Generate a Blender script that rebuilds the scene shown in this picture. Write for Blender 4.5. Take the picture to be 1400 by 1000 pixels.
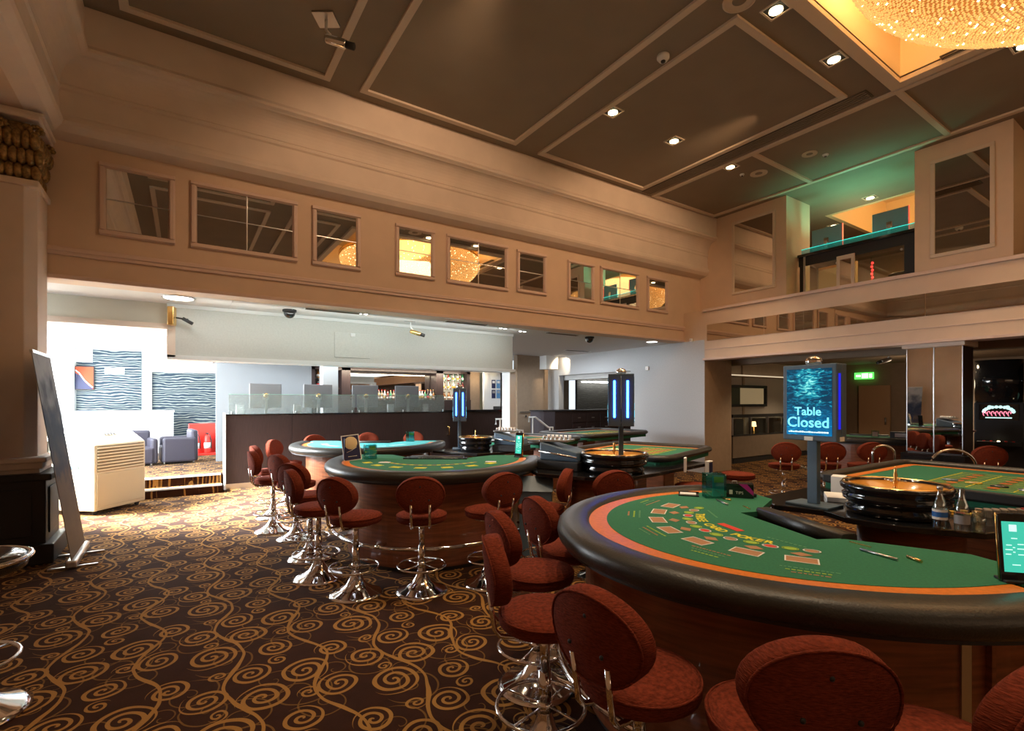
import bpy, bmesh, math, random
from mathutils import Vector, Matrix
random.seed(7)
PI = math.pi
for o in list(bpy.data.objects): bpy.data.objects.remove(o)
S = bpy.context.scene
COL = S.collection
# ------------------------------------------------------------------ camera, world, lights, exposure
H = 1.65
YAW = math.radians(33.69)
cam = bpy.data.cameras.new('camera'); co = bpy.data.objects.new('camera', cam); COL.objects.link(co)
co.location = (0, 0, H); co.rotation_euler = (PI/2, 0, -YAW)
cam.sensor_width = 36; cam.lens = 36*680/1400; cam.shift_y = 48/1400; cam.clip_start = .05; cam.clip_end = 200
S.camera = co
S.view_settings.view_transform = 'Standard'; S.view_settings.look = 'None'
S.view_settings.gamma = 1; S.view_settings.use_curve_mapping = False
S.view_settings.exposure = 0.27
W = bpy.data.worlds.new('world'); S.world = W; W.use_nodes = True
W.node_tree.nodes['Background'].inputs[0].default_value = (.80, .90, 1, 1)
W.node_tree.nodes['Background'].inputs[1].default_value = 1.0

def lamp(kind, name, loc, power, col, size=.1, target=None, spot=None, blend=.5, sy=None, spread=None):
    l = bpy.data.lights.new(name, kind); l.energy = power; l.color = col
    if kind == 'AREA':
        l.size = size
        if sy: l.shape = 'RECTANGLE'; l.size_y = sy
        if spread: l.spread = spread
    elif kind in ('POINT', 'SPOT'): l.shadow_soft_size = size
    if kind == 'SPOT': l.spot_size = math.radians(spot); l.spot_blend = blend
    o = bpy.data.objects.new(name, l); COL.objects.link(o); o.location = loc
    if target is not None:
        o.rotation_euler = (Vector(target)-Vector(loc)).to_track_quat('-Z', 'Y').to_euler()
    return o
WARM = (1, .70, .40); WARM2 = (1, .76, .50); COOL = (.78, .90, 1)
# daylight through the tall side window of the lounge
lamp('AREA', 'window_daylight', (-2.62, 11.2, 1.75), 950, (.88, .95, 1), 5.2, (2, 10.9, .9), sy=2.4)
lamp('AREA', 'lounge_daylight', (-2.3, 15.0, 2.2), 110, (.88, .95, 1), 2.2, (2, 14.5, 1.2), sy=1.8)
lamp('AREA', 'steps_fill', (-2.5, 10.0, 2.5), 620, (.92, .97, 1), 1.4, (.5, 9.1, 0), sy=.9, spread=math.radians(62))  # added narrow fill that brightens the carpet before the steps
# cool area lamps just below the bar and reception ceilings, facing down
lamp('AREA', 'bar_area_lamp', (3.2, 11.6, 2.40), 30, COOL, 4.0, (3.2, 11.6, 0), sy=1.6)
lamp('AREA', 'reception_area_lamp', (7.8, 10.3, 2.98), 80, (.90, .95, 1), 2.6, (7.8, 10.0, 0), sy=2.2)
# the chandelier in its coffer and the one of the gallery
lamp('AREA', 'bulkhead_fill', (2.8, 7.86, 2.85), 16, (.95, 1, .93), 5.4, (2.8, 8.9, 2.45), sy=.12)  # added fill on the bulkhead face, standing in for bounced daylight
lamp('POINT', 'chandelier_lamp', (5.9, .2, 5.55), 290, (1, .66, .34), .9)
lamp('POINT', 'coffer_cove_lamp', (5.9, 1.9, 6.45), 75, (1, .62, .26), .35)
lamp('POINT', 'gallery_coffer_lamp', (14.0, 3.6, 6.3), 70, (1, .52, .18), .3)
lamp('SPOT', 'gallery_teal_lamp', (11.2, 4.4, 4.75), 60, (.15, 1, .62), .1, (11.3, 4.3, 6), 150)

# ------------------------------------------------------------------ materials
MATS = {}
def mat(name, col, rough=.6, metal=0, emit=None, es=1, bump=None, noise=None, trans=0, ior=1.45, alpha=1, coat=0, spec=None, sheen=0):
    if name in MATS: return MATS[name]
    m = bpy.data.materials.new(name); m.use_nodes = True; nt = m.node_tree; b = nt.nodes['Principled BSDF']
    b.inputs['Base Color'].default_value = (*col, 1); b.inputs['Roughness'].default_value = rough
    b.inputs['Metallic'].default_value = metal; b.inputs['IOR'].default_value = ior
    b.inputs['Transmission Weight'].default_value = trans; b.inputs['Alpha'].default_value = alpha
    b.inputs['Coat Weight'].default_value = coat
    if spec is not None: b.inputs['Specular IOR Level'].default_value = spec
    if sheen: b.inputs['Sheen Weight'].default_value = sheen
    if emit: b.inputs['Emission Color'].default_value = (*emit, 1); b.inputs['Emission Strength'].default_value = es
    if noise:      # (scale, amount, stretch)
        tc = nt.nodes.new('ShaderNodeTexCoord'); mp = nt.nodes.new('ShaderNodeMapping'); mp.inputs['Scale'].default_value = noise[2] if len(noise) > 2 else (1, 1, 1)
        n = nt.nodes.new('ShaderNodeTexNoise'); n.inputs['Scale'].default_value = noise[0]; n.inputs['Detail'].default_value = 4
        r = nt.nodes.new('ShaderNodeMapRange'); r.inputs[1].default_value = .3; r.inputs[2].default_value = .7; r.inputs[3].default_value = 1-noise[1]; r.inputs[4].default_value = 1+noise[1]
        v = nt.nodes.new('ShaderNodeVectorMath'); v.operation = 'SCALE'; v.inputs[0].default_value = col
        nt.links.new(tc.outputs['Object'], mp.inputs[0]); nt.links.new(mp.outputs[0], n.inputs['Vector']); nt.links.new(n.outputs[0], r.inputs[0])
        nt.links.new(r.outputs[0], v.inputs['Scale']); nt.links.new(v.outputs[0], b.inputs['Base Color'])
        if bump:
            bp = nt.nodes.new('ShaderNodeBump'); bp.inputs['Strength'].default_value = bump; bp.inputs['Distance'].default_value = .01
            nt.links.new(n.outputs[0], bp.inputs['Height']); nt.links.new(bp.outputs[0], b.inputs['Normal'])
    MATS[name] = m; return m
M_wall = mat('wall_cream', (.66, .50, .37), .75, noise=(3, .04), bump=.02)
M_cornice = mat('cornice_plaster', (.70, .59, .50), .7, noise=(2.5, .05))
M_trim = mat('pink_trim', (.66, .50, .42), .55)
M_ceil = mat('ceiling_taupe', (.255, .205, .150), .8, noise=(2, .05))
M_strip = mat('ceiling_strip', (.64, .53, .42), .6)
M_slot = mat('dark_diffuser', (.10, .075, .05), .6)
M_white = mat('white_paint', (.74, .76, .76), .6)
M_grey = mat('grey_green_wall', (.56, .57, .54), .75, noise=(40, .05))
M_greyblue = mat('grey_blue_wall', (.50, .52, .54), .75, noise=(40, .05))
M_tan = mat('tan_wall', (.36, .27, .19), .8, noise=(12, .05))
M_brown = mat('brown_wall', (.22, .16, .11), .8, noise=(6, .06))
M_dark = mat('dark_veneer', (.040, .024, .022), .42, noise=(8, .3, (14, 14, .5)))
M_black = mat('gloss_black', (.012, .012, .013), .12, coat=.5)
M_matblack = mat('matt_black', (.02, .02, .021), .55)
M_leather = mat('black_leather', (.030, .028, .024), .36, noise=(120, .15), bump=.15)
M_chrome = mat('chrome', (.80, .80, .82), .09, 1)
M_steel = mat('brushed_steel', (.62, .62, .62), .28, 1)
M_brass = mat('brass', (.85, .55, .2), .25, 1)
M_gold = mat('gilt_plaster', (.30, .19, .07), .4, .55, noise=(30, .5), bump=.8)
M_mirror = mat('mirror', (.86, .86, .84), .015, 1)
M_mirror2 = mat('smoked_mirror', (.62, .58, .52), .02, 1)
M_wood = mat('mahogany', (.20, .062, .024), .30, noise=(5, .35, (.6, .6, 9)), coat=.25)
M_paper = mat('white_paper', (.85, .85, .83), .6)
M_ivory = mat('ivory_plastic', (.74, .68, .50), .45)
M_ivory2 = mat('ivory_grille', (.60, .53, .36), .5)
M_navy = mat('navy_print', (.02, .025, .09), .4)
M_orange = mat('orange_band', (.70, .20, .022), .42, noise=(60, .12))
M_felt = mat('green_felt', (.022, .165, .085), .9, noise=(90, .12), bump=.05)
M_felt2 = mat('teal_felt', (.05, .38, .40), .9, noise=(90, .12))
M_feltdark = mat('green_cloth_lining', (.02, .10, .06), .8)
M_fabric = mat('red_fabric', (.160, .030, .014), .95, noise=(55, .38, (1, 1, 5)), bump=.6, spec=.15)
M_post = mat('slate_post', (.095, .145, .20), .4)
M_led = mat('blue_led', (0, .02, .3), .4, emit=(.03, .16, 1), es=16)
M_led2 = mat('deep_blue_led', (0, .0, .2), .4, emit=(.02, .02, .8), es=.8)
M_glow = mat('lamp_glow', (1, .8, .5), .4, emit=(1, .80, .46), es=9)
M_coolglow = mat('cool_lamp_glow', (1, 1, 1), .4, emit=(1, .98, .92), es=9)
M_bead = mat('crystal_bead', (.75, .45, .16), .3, emit=(1, .56, .17), es=.62)
M_beadb = mat('bright_bead', (1, .8, .5), .2, emit=(1, .78, .42), es=4)
M_yellow = mat('yellow_print', (.75, .70, .04), .8)
M_lime = mat('lime_print', (.32, .52, .06), .8)
M_wprint = mat('white_print', (.75, .76, .72), .8)
M_oprint = mat('ochre_print', (.42, .22, .11), .8)
M_rprint = mat('red_print', (.65, .05, .03), .8)
M_gprint = mat('pale_green_print', (.10, .32, .16), .8)
M_red = mat('red_plastic', (.70, .03, .02), .4)
M_arm = mat('purple_grey_leather', (.045, .042, .06), .5)
M_magenta = mat('magenta_print', (.45, .02, .30), .5)
M_screen = mat('tablet_screen', (.02, .3, .25), .3, emit=(.06, .62, .45), es=.75)
M_glyph = mat('lit_white_glyph', (.8, .9, .9), .3, emit=(.6, 1, .95), es=.8)
M_cyan = mat('lit_cyan_letter', (.1, .6, .8), .3, emit=(.22, .80, .95), es=.95)
M_exit = mat('exit_green', (.1, .8, .1), .3, emit=(.10, .85, .10), es=1.6)
M_exitw = mat('exit_white', (.8, 1, .8), .3, emit=(.7, 1, .6), es=2)
M_carpetedge = mat('step_carpet', (.10, .055, .02), .95, noise=(14, .6))
M_poster = mat('poster_blue', (.10, .28, .55), .5)
M_amber = mat('amber_bowl_wood', (.65, .30, .05), .2, coat=.6)
def glass(name, col, alpha, rough=.03):
    if name in MATS: return MATS[name]
    m = bpy.data.materials.new(name); m.use_nodes = True; nt = m.node_tree; nt.nodes.clear()
    o = nt.nodes.new('ShaderNodeOutputMaterial'); t = nt.nodes.new('ShaderNodeBsdfTransparent'); g = nt.nodes.new('ShaderNodeBsdfGlossy'); mx = nt.nodes.new('ShaderNodeMixShader')
    t.inputs[0].default_value = (*col, 1); g.inputs['Roughness'].default_value = rough; mx.inputs[0].default_value = alpha
    g.inputs[0].default_value = (*[min(1, c*1.05) for c in col], 1)
    nt.links.new(t.outputs[0], mx.inputs[1]); nt.links.new(g.outputs[0], mx.inputs[2]); nt.links.new(mx.outputs[0], o.inputs[0])
    MATS[name] = m; return m
M_glass = glass('clear_glass', (.93, .97, .95), .10)
M_bottleglass = glass('bottle_glass', (.80, .88, .90), .28)
M_acryl = glass('acrylic', (.62, .86, .86), .16)
M_screenglass = mat('frosted_pattern_glass', (.34, .42, .40), .25, alpha=.42, noise=(45, .3))
M_tealglass = mat('teal_edge_glass', (.05, .40, .36), .2, alpha=.45, emit=(.02, .45, .38), es=.12)
def bottle_mat(n, c): return mat(n, c, .12, coat=.5, trans=.25)
BOT = [bottle_mat('amber_bottle', (.45, .17, .03)), bottle_mat('clear_bottle', (.72, .74, .70)), bottle_mat('green_bottle', (.05, .30, .12)), bottle_mat('dark_bottle', (.03, .02, .02)), bottle_mat('ruby_bottle', (.45, .03, .02))]

def nodes_of(name):
    m = bpy.data.materials.new(name); m.use_nodes = True; return m, m.node_tree, m.node_tree.nodes['Principled BSDF']
class NB:                       # tiny node-building helper
    def __init__(s, nt): s.nt = nt
    def put(s, sock, v):
        if hasattr(v, 'is_output') or isinstance(v, bpy.types.NodeSocket): s.nt.links.new(v, sock)
        else: sock.default_value = v
    def m(s, op, a, b=0., c=0.):
        n = s.nt.nodes.new('ShaderNodeMath'); n.operation = op; s.put(n.inputs[0], a); s.put(n.inputs[1], b); s.put(n.inputs[2], c); return n.outputs[0]
    def v(s, op, a, b=(0, 0, 0), c=(0, 0, 0), out=0):
        n = s.nt.nodes.new('ShaderNodeVectorMath'); n.operation = op; s.put(n.inputs[0], a); s.put(n.inputs[1], b)
        if op == 'WRAP': s.put(n.inputs[2], c)
        return n.outputs[out]
    def sep(s, a):
        n = s.nt.nodes.new('ShaderNodeSeparateXYZ'); s.put(n.inputs[0], a); return n.outputs
def carpet():
    m, nt, b = nodes_of('swirl_carpet'); q = NB(nt); TS = 1.06
    tc = nt.nodes.new('ShaderNodeTexCoord'); P = q.v('MULTIPLY', tc.outputs['Object'], (1.2, 1.2, 1.2))
    nz = nt.nodes.new('ShaderNodeTexNoise'); nz.inputs['Scale'].default_value = 2.3; nt.links.new(P, nz.inputs['Vector'])
    off = q.v('MULTIPLY', q.v('SUBTRACT', nz.outputs['Color'], (.5, .5, .5)), (.07, .07, 0)); P2 = q.v('ADD', P, off)
    def spiral(cx, cy, R, turns, hand, ph, w0, w1):
        d = q.v('WRAP', q.v('SUBTRACT', P2, (cx, cy, 0)), (TS/2, TS/2, 1000), (-TS/2, -TS/2, -1000))
        x, y, _ = q.sep(d); r = q.m('SQRT', q.m('ADD', q.m('MULTIPLY', x, x), q.m('MULTIPLY', y, y)))
        th = q.m('ARCTAN2', y, x); a = q.m('MULTIPLY_ADD', th, hand/(2*PI), ph)
        f = q.m('ABSOLUTE', q.m('SUBTRACT', q.m('FRACT', q.m('MULTIPLY_ADD', r, turns/R, a)), .5))
        w = q.m('MULTIPLY_ADD', r, (w1-w0)/R, w0)
        return q.m('MULTIPLY', q.m('LESS_THAN', f, w), q.m('LESS_THAN', r, R))
    def scurve(x0, A, ph, w, k=1):
        x, y, _ = q.sep(q.v('SUBTRACT', P2, (x0, 0, 0)))
        sn = q.m('SINE', q.m('MULTIPLY_ADD', y, 2*PI*k/TS, ph))
        d = q.m('WRAP', q.m('MULTIPLY_ADD', sn, -A, x), TS/2, -TS/2)
        ww = q.m('MULTIPLY_ADD', q.m('ABSOLUTE', sn), -.5*w, w)
        return q.m('LESS_THAN', q.m('ABSOLUTE', d), ww)
    bold = None
    for a in [(.20, .22, .175, 2.6, 1, .1, .17, .24), (.62, .13, .13, 2.2, -1, .4, .18, .23), (.93, .40, .15, 2.5, 1, .7, .17, .23), (.46, .50, .165, 2.6, -1, .2, .17, .24),
              (.13, .66, .145, 2.4, 1, .5, .17, .24), (.76, .70, .17, 2.6, 1, .9, .17, .24), (.42, .86, .14, 2.3, -1, .3, .18, .23), (1.0, .93, .13, 2.2, -1, .6, .18, .24),
              (.72, .40, .075, 1.7, -1, .1, .18, .24), (.20, .44, .06, 1.6, 1, .1, .18, .24), (.62, .98, .07, 1.6, 1, .6, .18, .24), (.23, .95, .065, 1.6, -1, .6, .18, .24)]:
        s = spiral(*a); bold = s if bold is None else q.m('MAXIMUM', bold, s)
    bold = q.m('MAXIMUM', bold, scurve(.33, .085, .4, .020)); bold = q.m('MAXIMUM', bold, scurve(.86, .095, 2.5, .020))
    thin = None
    for a in [(.33, .35, .20, 1.6, -1, .2, .03, .05), (.80, .22, .19, 1.5, 1, .6, .03, .05), (.55, .68, .20, 1.6, 1, .3, .03, .05), (.05, .80, .20, 1.6, -1, .1, .03, .05), (.95, .60, .15, 1.4, -1, .8, .04, .05), (.30, .10, .22, 1.5, 1, .4, .035, .05), (.68, .45, .21, 1.5, -1, .0, .035, .05), (.15, .52, .18, 1.4, 1, .7, .035, .05)]:
        s = spiral(*a); thin = s if thin is None else q.m('MAXIMUM', thin, s)
    fz = nt.nodes.new('ShaderNodeTexNoise'); fz.inputs['Scale'].default_value = 160; nt.links.new(P, fz.inputs['Vector'])
    big = nt.nodes.new('ShaderNodeTexNoise'); big.inputs['Scale'].default_value = 9; nt.links.new(P, big.inputs['Vector'])
    def mix(f, a, c):
        n = nt.nodes.new('ShaderNodeMix'); n.data_type = 'RGBA'; q.put(n.inputs[0], f); q.put(n.inputs[6], a); q.put(n.inputs[7], c); return n.outputs[2]
    base = mix(big.outputs[0], (.022, .008, .004, 1), (.045, .015, .007, 1))
    c = mix(q.m('MULTIPLY', thin, .9), base, (.19, .095, .024, 1))
    c = mix(q.m('MULTIPLY', bold, .95), c, (.40, .205, .054, 1))
    c = mix(q.m('MULTIPLY', fz.outputs[0], .45), c, (.03, .012, .006, 1))
    nt.links.new(c, b.inputs['Base Color']); b.inputs['Roughness'].default_value = .95; b.inputs['Specular IOR Level'].default_value = .05; b.inputs['Sheen Weight'].default_value = .05; b.inputs['Sheen Roughness'].default_value = .45
    bp = nt.nodes.new('ShaderNodeBump'); bp.inputs['Strength'].default_value = .3; bp.inputs['Distance'].default_value = .004
    nt.links.new(fz.outputs[0], bp.inputs['Height']); nt.links.new(bp.outputs[0], b.inputs['Normal']); return m
M_carpet = carpet()
def wavy(name, c0, c1, sc, emis=0):
    m, nt, b = nodes_of(name); q = NB(nt)
    tc = nt.nodes.new('ShaderNodeTexCoord'); mp = nt.nodes.new('ShaderNodeMapping'); mp.inputs['Scale'].default_value = sc
    nt.links.new(tc.outputs['Object'], mp.inputs[0])
    w = nt.nodes.new('ShaderNodeTexWave'); w.bands_direction = 'Z'; w.inputs['Scale'].default_value = 2.6; w.inputs['Distortion'].default_value = 9; w.inputs['Detail'].default_value = 2.5; w.inputs['Detail Scale'].default_value = .9; w.inputs['Detail Roughness'].default_value = .55
    nt.links.new(mp.outputs[0], w.inputs['Vector'])
    r = nt.nodes.new('ShaderNodeValToRGB'); r.color_ramp.elements[0].position = .60; r.color_ramp.elements[0].color = (*c0, 1); r.color_ramp.elements[1].position = .80; r.color_ramp.elements[1].color = (*c1, 1)
    nt.links.new(w.outputs[1], r.inputs[0]); nt.links.new(r.outputs[0], b.inputs['Base Color']); b.inputs['Roughness'].default_value = .6
    return m
M_wavy = wavy('wave_wallpaper', (.006, .026, .050), (.22, .25, .23), (.8, .8, 1.9))
M_stone = wavy('stone_cladding', (.03, .03, .028), (.12, .12, .11), (1, 1, 4))
def water_screen():
    m, nt, b = nodes_of('water_screen'); q = NB(nt)
    tc = nt.nodes.new('ShaderNodeTexCoord'); x, y, z = q.sep(tc.outputs['Object'])
    mp = nt.nodes.new('ShaderNodeMapping'); mp.inputs['Scale'].default_value = (15, 15, 44); nt.links.new(tc.outputs['Object'], mp.inputs[0])
    n = nt.nodes.new('ShaderNodeTexNoise'); n.inputs['Scale'].default_value = 1.3; n.inputs['Detail'].default_value = 4; n.inputs['Distortion'].default_value = 1.2; nt.links.new(mp.outputs[0], n.inputs['Vector'])
    # a round patch of glitter near the top of the picture on the screen
    dx = q.m('MULTIPLY', x, 12.0); dz = q.m('MULTIPLY', q.m('SUBTRACT', z, .13), 8.5)
    d = q.m('ADD', q.m('MULTIPLY', dx, dx), q.m('MULTIPLY', dz, dz)); g = q.m('EXPONENT', q.m('MULTIPLY', d, -1.1))
    t = q.m('ADD', q.m('MULTIPLY', g, .26), n.outputs[0]); 
    r = nt.nodes.new('ShaderNodeValToRGB'); e = r.color_ramp.elements; e[0].position = .50; e[0].color = (.0, .03, .07, 1); e[1].position = .84; e[1].color = (.35, 1, .85, 1)
    k = e.new(.62); k.color = (.0, .14, .26, 1); k = e.new(.72); k.color = (.02, .42, .50, 1)
    nt.links.new(t, r.inputs[0])
    add = nt.nodes.new('ShaderNodeMix'); add.data_type = 'RGBA'; add.blend_type = 'ADD'; add.inputs[0].default_value = 1
    lo = nt.nodes.new('ShaderNodeMapRange'); lo.inputs[1].default_value = 0; lo.inputs[2].default_value = -.28; nt.links.new(z, lo.inputs[0])
    bl = nt.nodes.new('ShaderNodeMix'); bl.data_type = 'RGBA'; nt.links.new(lo.outputs[0], bl.inputs[0]); bl.inputs[6].default_value = (0, 0, 0, 1); bl.inputs[7].default_value = (.0, .13, .34, 1)
    nt.links.new(r.outputs[0], add.inputs[6]); nt.links.new(bl.outputs[2], add.inputs[7])
    b.inputs['Base Color'].default_value = (0, .02, .04, 1); b.inputs['Roughness'].default_value = .25
    nt.links.new(add.outputs[2], b.inputs['Emission Color']); b.inputs['Emission Strength'].default_value = .95
    return m
M_water = water_screen()

# ------------------------------------------------------------------ mesh helpers
class MB:
    def __init__(s): s.v = []; s.f = []; s.sm = []
    def add(s, vs, fs, smooth=False, mtx=None):
        o = len(s.v)
        for p in vs:
            p = Vector(p); s.v.append(tuple(mtx @ p) if mtx else tuple(p))
        for f in fs: s.f.append([i+o for i in f]); s.sm.append(smooth)
        return s
    def box(s, x0, x1, y0, y1, z0, z1, mtx=None):
        v = [(x0, y0, z0), (x1, y0, z0), (x1, y1, z0), (x0, y1, z0), (x0, y0, z1), (x1, y0, z1), (x1, y1, z1), (x0, y1, z1)]
        return s.add(v, [(3, 2, 1, 0), (4, 5, 6, 7), (0, 1, 5, 4), (1, 2, 6, 5), (2, 3, 7, 6), (3, 0, 4, 7)], False, mtx)
    def prism(s, pts, z0, z1, mtx=None, smooth=False):
        n = len(pts); v = [(x, y, z0) for x, y in pts]+[(x, y, z1) for x, y in pts]
        s.add(v, [list(range(n))[::-1], list(range(n, 2*n))], False, mtx); o = len(s.v)-2*n
        for i in range(n):
            j = (i+1) % n; s.f.append([o+i, o+j, o+n+j, o+n+i]); s.sm.append(smooth)
        return s
    def strip(s, A, B, z0, z1, mtx=None):      # solid band between two matching polylines
        n = len(A); v = [(*p, z0) for p in A]+[(*p, z0) for p in B]+[(*p, z1) for p in A]+[(*p, z1) for p in B]; f = []
        for i in range(n-1):
            f += [(i, n+i, n+i+1, i+1), (2*n+i, 2*n+i+1, 3*n+i+1, 3*n+i), (i, i+1, 2*n+i+1, 2*n+i), (n+i+1, n+i, 3*n+i, 3*n+i+1)]
        f += [(0, 2*n, 3*n, n), (n-1, 2*n-1, 4*n-1, 3*n-1)]
        return s.add(v, f, False, mtx)
    def lathe(s, prof, n=24, mtx=None, smooth=True, caps=True):
        v = []; f = []; k = len(prof)
        for i in range(n):
            a = 2*PI*i/n
            for r, z in prof: v.append((r*math.cos(a), r*math.sin(a), z))
        for i in range(n):
            j = (i+1) % n
            for t in range(k-1): f.append((i*k+t, j*k+t, j*k+t+1, i*k+t+1))
        if caps: f.append([i*k for i in range(n)][::-1]); f.append([i*k+k-1 for i in range(n)])
        s.add(v, f, smooth, mtx)
        if caps: s.sm[-1] = s.sm[-2] = False
        return s
    def cyl(s, x, y, z0, z1, r, n=20): return s.lathe([(r, z0), (r, z1)], n, Matrix.Translation((x, y, 0)))
    def tube(s, pts, r, n=10, closed=False, prof=None, mtx=None):
        P = [Vector(p) for p in pts]; m = len(P); v = []; f = []
        prof = prof or [(r*math.cos(2*PI*i/n), r*math.sin(2*PI*i/n)) for i in range(n)]; n = len(prof)
        ref = None
        for i, p in enumerate(P):
            t = (P[(i+1) % m]-P[i-1]) if closed else (P[min(i+1, m-1)]-P[max(i-1, 0)])
            t.normalize(); up = Vector((0, 0, 1))
            if abs(t.z) > .9:
                up = ref if ref is not None and abs(ref.dot(t)) < .95 else Vector((1, 0, 0))
            a = t.cross(up).normalized(); b = a.cross(t).normalized(); ref = b if abs(t.z) < .9 or ref is None else ref
            if abs(t.z) > .9: ref = b
            for q in prof: v.append(p+a*q[0]+b*q[1])
        for i in range(m if closed else m-1):
            j = (i+1) % m
            for k in range(n): f.append((i*n+k, i*n+(k+1) % n, j*n+(k+1) % n, j*n+k))
        if not closed: f.append(list(range(n))[::-1]); f.append([(m-1)*n+k for k in range(n)])
        s.add([tuple(q) for q in v], f, True, mtx)
        if not closed: s.sm[-1] = s.sm[-2] = False
        return s
    def ell(s, cx, cy, cz, rx, ry, rz, n=16, m=10, mtx=None, e=1.0):
        v = [(cx, cy, cz-rz)]; f = []
        sg = lambda t: math.copysign(abs(t)**e, t)
        for j in range(1, m):
            b = -PI/2+PI*j/m
            for i in range(n):
                a = 2*PI*i/n; v.append((cx+rx*sg(math.cos(b))*math.cos(a), cy+ry*sg(math.cos(b))*math.sin(a), cz+rz*sg(math.sin(b))))
        v.append((cx, cy, cz+rz)); L = len(v)-1
        for i in range(n): f.append((0, 1+(i+1) % n, 1+i)); f.append((L, L-n+i, L-n+(i+1) % n))
        for j in range(m-2):
            for i in range(n): a = 1+j*n; f.append((a+i, a+(i+1) % n, a+n+(i+1) % n, a+n+i))
        return s.add(v, f, True, mtx)
    def build(s, name, m, parent=None, bevel=0, loc=None, rot=None):
        me = bpy.data.meshes.new(name); me.from_pydata(s.v, [], s.f); me.materials.append(m)
        me.polygons.foreach_set('use_smooth', s.sm); me.update()
        bm = bmesh.new(); bm.from_mesh(me); bmesh.ops.recalc_face_normals(bm, faces=bm.faces); bm.to_mesh(me); bm.free()
        o = bpy.data.objects.new(name, me); COL.objects.link(o)
        if parent: o.parent = parent
        if loc: o.location = loc
        if rot: o.rotation_euler = rot
        if bevel:
            b = o.modifiers.new('bevel', 'BEVEL'); b.width = bevel; b.segments = 2; b.limit_method = 'ANGLE'
        return o
def box(*a, **k): return MB().box(*a, **k)
def tag(o, label=None, cat=None, group=None, kind=None):
    for k, v in (('label', label), ('category', cat), ('group', group), ('kind', kind)):
        if v: o[k] = v
    return o
def T(name, label, cat, loc=(0, 0, 0), rz=0, group=None):
    o = bpy.data.objects.new(name, None); COL.objects.link(o); o.location = loc; o.rotation_euler = (0, 0, rz)
    o.empty_display_size = .1
    return tag(o, label, cat, group)
def ST(name, m, mb, parent=None, bevel=0):
    o = mb.build(name, m, parent, bevel)
    if not parent: o['kind'] = 'structure'
    return o
def dup(root, loc, rz, label=None, group=None):
    r = root.copy(); COL.objects.link(r); r.location = loc; r.rotation_euler = (0, 0, rz)
    if label: r['label'] = label
    if group: r['group'] = group
    def rec(a, b):
        for ch in list(a.children):
            c = ch.copy(); COL.objects.link(c); c.parent = b; rec(ch, c)
    rec(root, r); return r
def text(body, size, m, parent, mtx, name='lettering', depth=.0006, align='CENTER', bold=0):
    cu = bpy.data.curves.new(name, 'FONT'); cu.body = body; cu.size = size; cu.align_x = align; cu.align_y = 'CENTER'; cu.extrude = depth; cu.offset = bold; cu.resolution_u = 3
    t = bpy.data.objects.new(name+'_source', cu); COL.objects.link(t)
    me = bpy.data.meshes.new_from_object(t.evaluated_get(bpy.context.evaluated_depsgraph_get())); bpy.data.objects.remove(t)
    me.materials.clear(); me.materials.append(m)
    o = bpy.data.objects.new(name, me); COL.objects.link(o); o.parent = parent; o.matrix_local = mtx
    return o
def TR(x, y, z, rz=0, rx=0): return Matrix.Translation((x, y, z)) @ Matrix.Rotation(rz, 4, 'Z') @ Matrix.Rotation(rx, 4, 'X')
# rail: bezier-free rounded rectangle frame moulding on a vertical wall
def frame_mb(a0, a1, z0, z1, w, d, axis, p, sgn, step=.4):
    mb = MB()
    for (u0, u1, v0, v1) in ((a0-w, a1+w, z1, z1+w), (a0-w, a1+w, z0-w, z0), (a0-w, a0, z0, z1), (a1, a1+w, z0, z1)):
        for (g, dd) in ((0, d*.55), (w*.32, d)):
            U0, U1, V0, V1 = u0, u1, v0, v1
            if g:
                if u1-u0 > v1-v0: V0 += g*.5; V1 -= g*.5; 
                if u1-u0 <= v1-v0: U0 += g*.5; U1 -= g*.5
            q0, q1 = sorted((p, p+sgn*dd))
            if axis == 'v': mb.box(U0, U1, q0, q1, V0, V1)
            else: mb.box(q0, q1, U0, U1, V0, V1)
    return mb
# ------------------------------------------------------------------ the setting
UW, VW, UB, UF, ZC = -1.32, 7.53, 10.52, 9.9, 5.94
ST('floor', M_carpet, box(-3.2, 19.5, -7, 10.3, -.1, 0).box(.70, 19.5, 10.3, 17, -.1, 0))
ST('floor_lounge', M_carpet, box(-3.2, .62, 10.68, 17, -.1, .30).box(.62, 5.2, 10.72, 17, -.1, .30))
st = T('lounge_steps', 'two carpeted steps with pale metal nosings up to the lounge', 'steps', (-.7, 10.3, 0))
box(-2.2, 1.32, 0, .38, -.1, .13).build('step_block', M_carpet, st)
for dz, dy in ((.13, 0), (.275, .37)): box(-2.2, 1.32, dy-.02, dy+.035, dz, dz+.028).build('nosing', M_white, st)
# left wall, pilaster
ST('wall_left', M_wall, box(-1.8, -1.52, -7, 7.9, 0, 6.9).box(-1.52, UW, -7, VW, 4.60, 6.9))
pl = T('pier', 'tall cream pier with a gilt leafy capital above a black plinth', 'pier', (-1.36, 7.2, 0)); pl['kind'] = 'structure'
MB().prism([(-.16, .32), (-.16, -.22), (.03, -.22), (.12, -.13), (.12, .32)], .98, 3.86).build('shaft', M_cornice, pl, .008)
MB().box(-.16, .16, -.28, .32, .90, .95).box(-.16, .22, -.34, .32, 1.02, 1.07).box(-.16, .19, -.30, .32, .95, 1.02).box(-.16, .15, -.25, .32, 3.84, 3.91).build('base_moulding', M_cornice, pl, .012)
pb = MB().box(-.16, .22, -.36, .32, 0, .86).box(-.16, .29, -.42, .34, 0, .20).box(-.16, .27, -.40, .34, .84, .91).build('plinth', M_matblack, pl, .012)
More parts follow.
